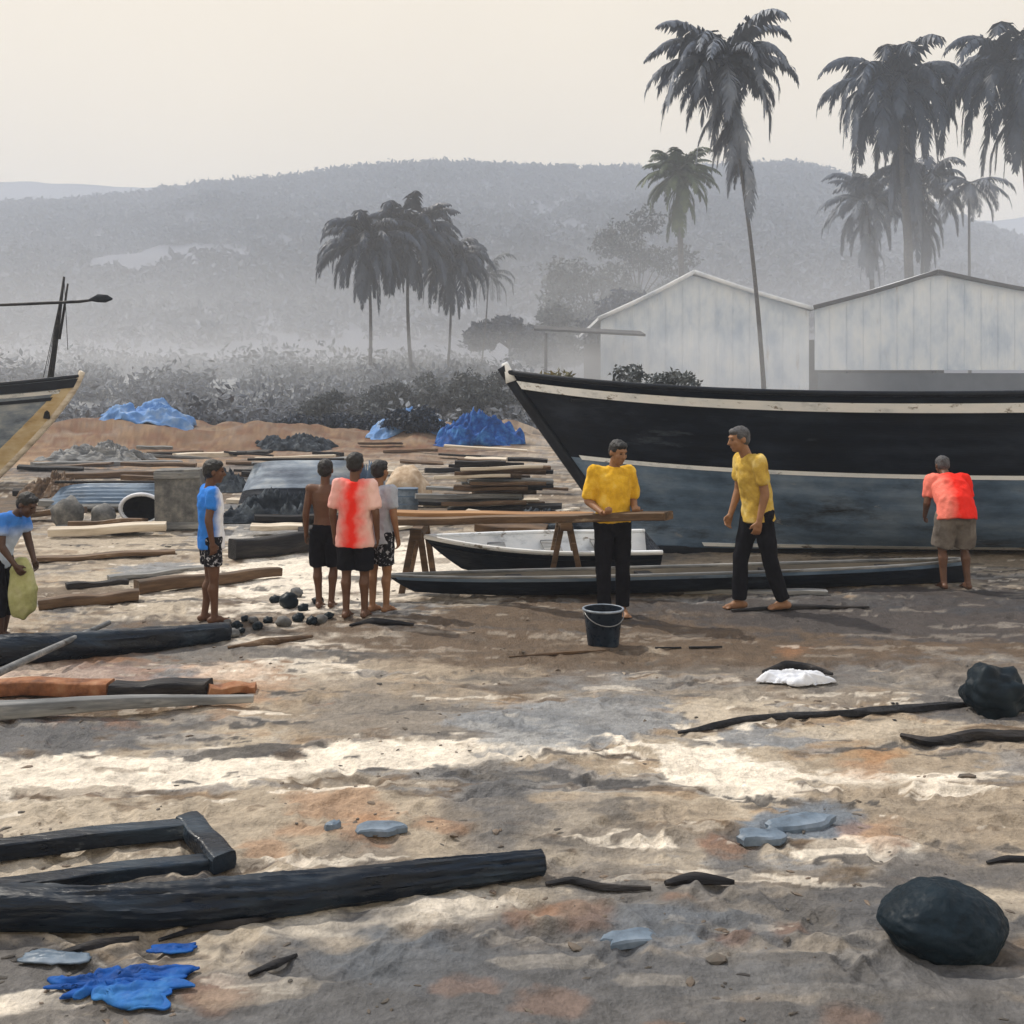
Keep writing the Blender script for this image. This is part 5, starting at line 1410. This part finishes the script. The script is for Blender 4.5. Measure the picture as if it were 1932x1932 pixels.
# small stones and chips nobody would count
def litter():
    n = 2300
    v = RNG.uniform(900, 1990, n); u = RNG.uniform(-120, 2060, n)
    d = FPX * EYE / (v - HV); x = (u - CU) / FPX * d
    clump = fbm(x * 1.3, d * 1.9, 4, 131)
    keep = clump > RNG.uniform(-.25, .75, n)
    x, d = x[keep], d[keep]
    n = len(x)
    z = gz(x, d)
    bm = bmesh.new(); bmesh.ops.create_icosphere(bm, subdivisions=1, radius=1.0); bm.verts.index_update()
    base = np.array([tuple(q.co) for q in bm.verts]); fc = np.array([[q.index for q in f.verts] for f in bm.faces]); bm.free()
    s = RNG.uniform(.004, .013, n) * np.where(RNG.random(n) < .05, 2.0, 1.0) * (0.8 + d * .05)
    a = RNG.uniform(0, 6.28, n)
    ax = np.stack([s * RNG.uniform(.8, 2.4, n), s * RNG.uniform(.7, 1.1, n), s * RNG.uniform(.25, .6, n)], -1)
    P = base[None] * ax[:, None, :] * RNG.uniform(.6, 1.3, (n, len(base), 1))
    ca, sa = np.cos(a)[:, None], np.sin(a)[:, None]
    Q = np.stack([P[..., 0] * ca - P[..., 1] * sa + x[:, None], P[..., 0] * sa + P[..., 1] * ca + d[:, None], P[..., 2] + z[:, None] + ax[:, None, 2] * .3], -1)
    F = fc[None] + (np.arange(n) * len(base))[:, None, None]
    m = mat('chips', [(0.02, 0.02, 0.024), (0.08, 0.07, 0.06), (0.16, 0.12, 0.09), (0.42, 0.36, 0.29)], scale=2.6, rough=.8, bump=.2, lo=.32, hi=.72)
    o = np_mesh('debris', Q.reshape(-1, 3), F.reshape(-1, 3), m, smooth=False)
    tag(o, 'small dark and pale stone chips scattered over the muddy shore', 'debris', kind='stuff')
litter()

# ------------------------------------------------------------------ people
def V3(*a): return Vector(a)
def person(label, x, y, rz, h, pose=None, outfit=None, group=None, headscale=1.0, look=(0, 0), stocky=1.0):
    k = h / 1.75
    J = dict(pelvis=V3(0, 0, .94), waist=V3(0, 0, 1.07), chest=V3(0, .005, 1.27), neck=V3(0, .02, 1.46), head=V3(0, -.015, 1.625),
             shL=V3(.175, .01, 1.405), elL=V3(.225, .03, 1.12), wrL=V3(.235, -.03, .87), shR=V3(-.175, .01, 1.405), elR=V3(-.225, .03, 1.12), wrR=V3(-.235, -.03, .87),
             hipL=V3(.088, 0, .90), knL=V3(.098, -.012, .49), anL=V3(.10, .02, .085), hipR=V3(-.088, 0, .90), knR=V3(-.098, -.012, .49), anR=V3(-.10, .02, .085))
    if pose:
        for a, b in pose.items(): J[a] = Vector(b)
    hs = headscale
    root = empty('person', (x, y, gnd(x, y) - .005), rz, label, 'person', group)
    sk = M[outfit.get('skin', 'skin')]
    root.scale = (k, k, k)
    sw = stocky
    # ---- body
    mb = MB()
    up = (J['neck'] - J['chest']).normalized()
    sp = [J['pelvis'] + (J['pelvis'] - J['waist']) * .75, J['pelvis'], J['waist'], J['chest'], J['chest'].lerp(J['neck'], .55), J['neck'] - up * .015]
    srx = [.11 * sw, .150 * sw, .130 * sw, .158 * sw, .160, .07]; sry = [.08 * sw, .105 * sw, .092 * sw, .112 * sw, .095, .06]
    xax = (J['shL'] - J['shR']).normalized()
    mb.loft(sp, srx, sry, xax, 20, dome=.3)
    for s in 'LR':
        mb.capsule(J['chest'].lerp(J['neck'], .55), J['sh' + s], .075, .062)
        mb.capsule(J['sh' + s], J['el' + s], .053, .041); mb.capsule(J['el' + s], J['wr' + s], .041, .027)
        mb.capsule(J['el' + s].lerp(J['wr' + s], .05), J['el' + s].lerp(J['wr' + s], .45), .043, .036)
        mb.capsule(J['hip' + s], J['kn' + s], .088 * sw, .056); mb.capsule(J['kn' + s], J['an' + s], .052, .036)
        calf = J['kn' + s].lerp(J['an' + s], .30) + V3(0, .016, 0)
        mb.capsule(J['kn' + s].lerp(J['an' + s], .12), calf, .048, .057); mb.capsule(calf, J['kn' + s].lerp(J['an' + s], .62), .057, .040)
        # foot
        an = J['an' + s]; fd = Vector(outfit.get('foot' + s, (0, -1, 0))).normalized(); hz = V3(0, 0, 1)
        flat = an.z - .085
        def F_(a, zz, side=0): return V3(an.x, an.y, 0) + fd * a + fd.cross(hz) * side + V3(0, 0, flat + zz)
        mb.capsule(F_(-.045, .040), F_(.05, .045), .036, .040); mb.capsule(F_(.02, .040), F_(.13, .026), .040, .026)
        mb.capsule(an, F_(-.01, .05), .038, .040)
        sgn = 1 if s == 'L' else -1
        for j in range(5):
            mb.capsule(F_(.12, .022, (j - 2) * .017), F_(.158 - .006 * abs(j - (1 if s == 'L' else 3)), .016, (j - 2) * .019), .013, .010, 8)
        # hand
        wr = J['wr' + s]; d = (wr - J['el' + s]).normalized()
        if ('hand' + s) in outfit: d = Vector(outfit['hand' + s]).normalized()
        n = Vector(outfit.get('palm' + s, (-sgn, .15, 0))); n = (n - d * n.dot(d)).normalized(); sd_ = d.cross(n)
        curl = outfit.get('curl', .55)
        mb.capsule(wr, wr + d * .03, .027, .026)
        for j in range(4):
            off = (j - 1.5) * .0195
            mb.capsule(wr + d * .018 + sd_ * off * .7, wr + d * .082 + sd_ * off, .0155, .0125, 8)
            ln = (.9, 1.05, 1.0, .8)[j] * .036
            b0 = wr + d * .085 + sd_ * off * 1.1; d1 = (d * math.cos(curl) + n * math.sin(curl)).normalized()
            b1 = b0 + d1 * ln; d2 = (d * math.cos(curl * 2.1) + n * math.sin(curl * 2.1)).normalized(); b2 = b1 + d2 * ln * .85
            mb.capsule(b0, b1, .0105, .0095, 8); mb.capsule(b1, b2, .0095, .008, 8)
        front = 1 if sd_.dot(V3(0, -1, 0)) > 0 else -1
        t0 = wr + d * .028 + sd_ * front * .026; t1 = t0 + (d * .65 + sd_ * front * .7 + n * .25).normalized() * .042; t2 = t1 + (d * .9 + sd_ * front * .15 + n * .4).normalized() * .032
        mb.capsule(t0, t1, .015, .012, 8); mb.capsule(t1, t2, .0115, .009, 8)
    # neck and head, built round the head's own axes
    H = J['head']; yaw, pitch = look
    Rm = Matrix.Rotation(yaw, 3, 'Z') @ Matrix.Rotation(pitch, 3, 'X')
    def hp(a, b, c): return H + Rm @ (V3(a, b, c) * hs)
    R4 = Rm.to_4x4()
    mb.capsule(J['neck'] - up * .03, hp(0, .02, -.05), .056, .052)
    mb.ball(hp(0, .012, .025), (.074 * hs, .092 * hs, .088 * hs), 3, R4)
    mb.ball(hp(0, -.018, -.035), (.060 * hs, .070 * hs, .080 * hs), 3, R4)
    mb.ball(hp(0, -.055, -.088), (.032 * hs, .026 * hs, .022 * hs), 2, R4)
    mb.loft([hp(0, -.080, .022), hp(0, -.095, -.005), hp(0, -.106, -.024), hp(0, -.088, -.034)], [.010 * hs, .012 * hs, .017 * hs, .012 * hs], None, Rm @ V3(1, 0, 0), 8)
    mb.capsule(hp(-.032, -.076, .034), hp(.032, -.076, .034), .011 * hs, .011 * hs, 8)
    mb.capsule(hp(-.020, -.080, -.060), hp(.020, -.080, -.060), .009 * hs, .009 * hs, 8)
    for sx in (-1, 1):
        mb.ball(hp(.076 * sx, .016, -.008), (.011 * hs, .022 * hs, .032 * hs), 2, R4)
        mb.ball(hp(.038 * sx, -.055, -.022), (.024 * hs, .024 * hs, .026 * hs), 2, R4)
    body = remesh(mb, 'body', sk, root, .0075, 3)
    # eyes and hair
    for sx in (-1, 1):
        e_ = MB(); e_.ball(hp(.029 * sx, -.079, .010), (.012 * hs, .007 * hs, .006 * hs), 2, R4); e_.build('eye', M['eye'], root)
    hm = MB()
    hm.ball(hp(0, .022, .040), (.082 * hs, .092 * hs, .084 * hs), 4, R4, amp=.10, freq=5.0, seed=x)
    hm.ball(hp(0, .045, -.002), (.074 * hs, .066 * hs, .072 * hs), 4, R4, amp=.10, freq=5.0, seed=x + 3)
    hm.ball(hp(0, -.035, .078), (.062 * hs, .045 * hs, .036 * hs), 3, R4, amp=.14, freq=5.0, seed=x + 5)
    remesh(hm, 'hair', M[outfit.get('hair', 'hair')], root, .008, 1, wrinkle=.004, wf=45, seed=x)
    # ---- shirt
    if outfit.get('shirt'):
        sm = MB()
        hem = outfit.get('hem', .80)
        dn = (J['pelvis'] - J['waist']).normalized()
        low = J['pelvis'] + dn * (.94 - hem)
        loose = outfit.get('loose', 1.0)
        tp = [low, low.lerp(J['pelvis'], .5), J['pelvis'], J['waist'], J['chest'], J['chest'].lerp(J['neck'], .55), J['chest'].lerp(J['neck'], .93)]
        trx = [.182 * sw * loose, .180 * sw * loose, .176 * sw * loose, .164 * sw * loose, .182 * sw, .176, .085]
        trY = [.138 * sw * loose, .136 * sw * loose, .134 * sw * loose, .128 * sw * loose, .140 * sw, .118, .080]
        sm.loft(tp, trx, trY, xax, 24)
        for s in 'LR':
            e0 = J['sh' + s].lerp(J['el' + s], outfit.get('sleeve', .62))
            sm.capsule(J['chest'].lerp(J['neck'], .55), J['sh' + s] + V3(0, 0, .004), .090, .078)
            sm.loft([J['sh' + s] - (J['el' + s] - J['sh' + s]) * .04, J['sh' + s].lerp(J['el' + s], .3), e0], [.076, .074, .073], None, (0, 1, .2), 16, dome=.5)
            if outfit.get('sleeve', .62) > 1.2:
                pass
        if outfit.get('collar'):
            sm.loft([J['neck'] - up * .05, J['neck'] + up * .015], [.085, .072], None, xax, 16)
        remesh(sm, 'shirt', M[outfit['shirt']], root, .010, 3, wrinkle=.015, wf=outfit.get('wf', 9.0), seed=x * 3)
    # ---- shorts or trousers
    lm = MB()
    ln = outfit.get('leglen', .62)     # share of the leg that is covered, 1 = to the knee
    dn = (J['pelvis'] - J['waist']).normalized()
    top = J['waist'].lerp(J['pelvis'], .62)
    lm.loft([top, J['pelvis'], J['pelvis'] + dn * .09], [.146 * sw, .160 * sw, .158 * sw], [.108 * sw, .122 * sw, .118 * sw], xax, 22)
    lm.capsule(J['hipL'].lerp(J['hipR'], .5) + V3(0, -.035, -.03), J['hipL'].lerp(J['hipR'], .5) + V3(0, .03, -.04), .085 * sw, .09 * sw)
    for s in 'LR':
        lo = outfit.get('legloose', 1.0)
        if ln <= 1:
            e0 = J['hip' + s].lerp(J['kn' + s], ln)
            lm.loft([J['hip' + s] + V3(0, 0, .03), J['hip' + s].lerp(J['kn' + s], ln * .5), e0], [.102 * sw * lo, .100 * sw * lo, .096 * sw * lo], None, (1, 0, 0), 18)
        else:
            e0 = J['kn' + s].lerp(J['an' + s], ln - 1)
            lm.loft([J['hip' + s] + V3(0, 0, .03), J['hip' + s].lerp(J['kn' + s], .5), J['kn' + s], J['kn' + s].lerp(J['an' + s], (ln - 1) * .5), e0],
                    [.104 * sw * lo, .092 * sw * lo, .076 * lo, .070 * lo, .066 * lo], None, (1, 0, 0), 18)
    remesh(lm, outfit.get('legname', 'shorts'), M[outfit['legs']], root, .010, 3, wrinkle=.013, wf=8.0, seed=x * 5)
    return root

def px(u, d): return (u - CU) / FPX * d
BOYS = 'boys standing together on the sand'
# boy in blue
person('boy in a blue shirt with a painted lit white front and printed shorts standing alone, turned right', px(398, 9.2), 9.2, R(118), 1.46,
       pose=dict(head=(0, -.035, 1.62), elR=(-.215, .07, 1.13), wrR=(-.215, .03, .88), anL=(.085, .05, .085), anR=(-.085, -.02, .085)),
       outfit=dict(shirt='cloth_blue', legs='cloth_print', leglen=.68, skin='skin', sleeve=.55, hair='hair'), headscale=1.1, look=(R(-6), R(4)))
# trio
person('bare-backed boy in dark shorts, left of the trio and half behind the boy in red', px(614, 9.8), 9.8, R(178), 1.42,
       pose=dict(anL=(.07, .02, .085), anR=(-.07, .0, .085)), outfit=dict(legs='cloth_black', leglen=1.0, skin='skin', hair='hair'), headscale=1.1, group=BOYS)
person('boy in a red shirt with painted lit pink sides seen from behind, in the middle of the trio', px(670, 9.3), 9.3, R(172), 1.50,
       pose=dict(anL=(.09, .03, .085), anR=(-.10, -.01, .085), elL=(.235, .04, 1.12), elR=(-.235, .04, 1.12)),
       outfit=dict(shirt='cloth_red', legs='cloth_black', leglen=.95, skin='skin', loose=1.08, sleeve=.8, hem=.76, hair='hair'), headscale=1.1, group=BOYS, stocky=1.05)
person('boy in printed shorts and pale top, right of the trio behind the boy in red', px(716, 9.65), 9.65, R(150), 1.43,
       pose=dict(anL=(.08, .03, .085), anR=(-.08, -.02, .085)), outfit=dict(shirt='cloth_dusk', legs='cloth_print', leglen=.85, skin='skin_warm', hair='hair'), headscale=1.1, group=BOYS)
# yellow shirt man holding the plank
person('man in a bright yellow shirt facing us, holding the end of the brown plank', px(1156, 9.45), 9.45, R(14), 1.66,
       pose=dict(head=(.03, -.08, 1.605), neck=(.01, -.01, 1.455), elL=(.225, .05, 1.13), wrL=(.17, -.17, 1.035), elR=(-.235, .05, 1.13), wrR=(-.17, -.19, 1.035), anL=(.11, .03, .085), anR=(-.10, -.03, .085)),
       outfit=dict(shirt='cloth_yellow', legs='cloth_black', leglen=1.97, legname='trousers', skin='skin_warm', sleeve=.85, collar=True, hem=.93, handL=(-.3, -1, .1), handR=(.3, -1, .1), palmL=(0, 0, 1), palmR=(0, 0, 1), curl=.9, loose=1.02), look=(R(18), R(16)))
# tall man in mustard
person('tall man in a mustard shirt and dark trousers, stepping left beside the big boat', px(1424, 9.85), 9.85, R(-76), 1.80,
       pose=dict(pelvis=(0, .03, .94), waist=(0, .015, 1.07), chest=(0, -.035, 1.27), neck=(0, -.085, 1.45), head=(0, -.165, 1.60), shL=(.175, -.05, 1.395), elL=(.20, .0, 1.10), wrL=(.18, -.05, .85), shR=(-.175, -.05, 1.395), elR=(-.21, -.06, 1.11), wrR=(-.18, -.16, .88),
                 hipL=(.088, .03, .90), knL=(.10, .10, .49), anL=(.10, .24, .10), hipR=(-.088, .03, .90), knR=(-.09, -.10, .50), anR=(-.09, -.11, .085)),
       outfit=dict(shirt='cloth_mustard', legs='cloth_black', leglen=1.97, legname='trousers', skin='skin_warm', hair='hair_grey', sleeve=.6, hem=.84, loose=1.05), look=(0, R(10)))
# red shirt at right, stooping to the hull
person('stooping man in a red shirt with one painted lit pink side seen from behind at the hull', px(1800, 10.9), 10.9, R(178), 1.56,
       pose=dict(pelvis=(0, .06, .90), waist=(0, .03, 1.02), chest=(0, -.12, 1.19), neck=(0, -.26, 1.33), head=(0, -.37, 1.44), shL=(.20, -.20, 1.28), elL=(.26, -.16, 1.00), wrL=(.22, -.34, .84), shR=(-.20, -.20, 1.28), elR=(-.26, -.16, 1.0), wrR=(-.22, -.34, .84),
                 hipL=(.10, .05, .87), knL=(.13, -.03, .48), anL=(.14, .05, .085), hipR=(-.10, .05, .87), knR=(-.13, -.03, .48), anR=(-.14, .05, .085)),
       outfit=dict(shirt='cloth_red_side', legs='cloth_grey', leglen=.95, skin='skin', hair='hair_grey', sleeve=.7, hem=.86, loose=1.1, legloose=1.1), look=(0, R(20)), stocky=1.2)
# bent man far left with the sack
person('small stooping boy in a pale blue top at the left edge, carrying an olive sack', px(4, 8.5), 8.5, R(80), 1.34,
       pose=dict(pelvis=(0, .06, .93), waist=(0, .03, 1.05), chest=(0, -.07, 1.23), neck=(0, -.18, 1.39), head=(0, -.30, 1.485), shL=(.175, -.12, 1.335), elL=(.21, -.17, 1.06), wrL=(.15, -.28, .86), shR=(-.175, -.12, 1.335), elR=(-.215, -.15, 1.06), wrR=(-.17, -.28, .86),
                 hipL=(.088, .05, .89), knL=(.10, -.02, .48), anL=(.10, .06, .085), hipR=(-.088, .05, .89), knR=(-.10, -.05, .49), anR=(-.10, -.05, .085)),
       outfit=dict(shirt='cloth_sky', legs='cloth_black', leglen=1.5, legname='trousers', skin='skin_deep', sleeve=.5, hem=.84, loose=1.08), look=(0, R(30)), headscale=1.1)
# olive sack in his hands
ps = at(42, 1075, 8.45)
sm = MB()
sm.loft([at(38, 1052, 8.42), at(40, 1075, 8.42), at(44, 1110, 8.42), at(40, 1145, 8.42), at(34, 1166, 8.42)], [.05, .10, .115, .10, .05], [.03, .05, .065, .055, .02], (1, 0, 0), 18, wob=.2)
so = remesh(sm, 'sack', M['cloth_olive'], None, .010, 2, wrinkle=.014, wf=9)
tag(so, 'limp olive-green sack hanging from the hands of the stooping man', 'sack')
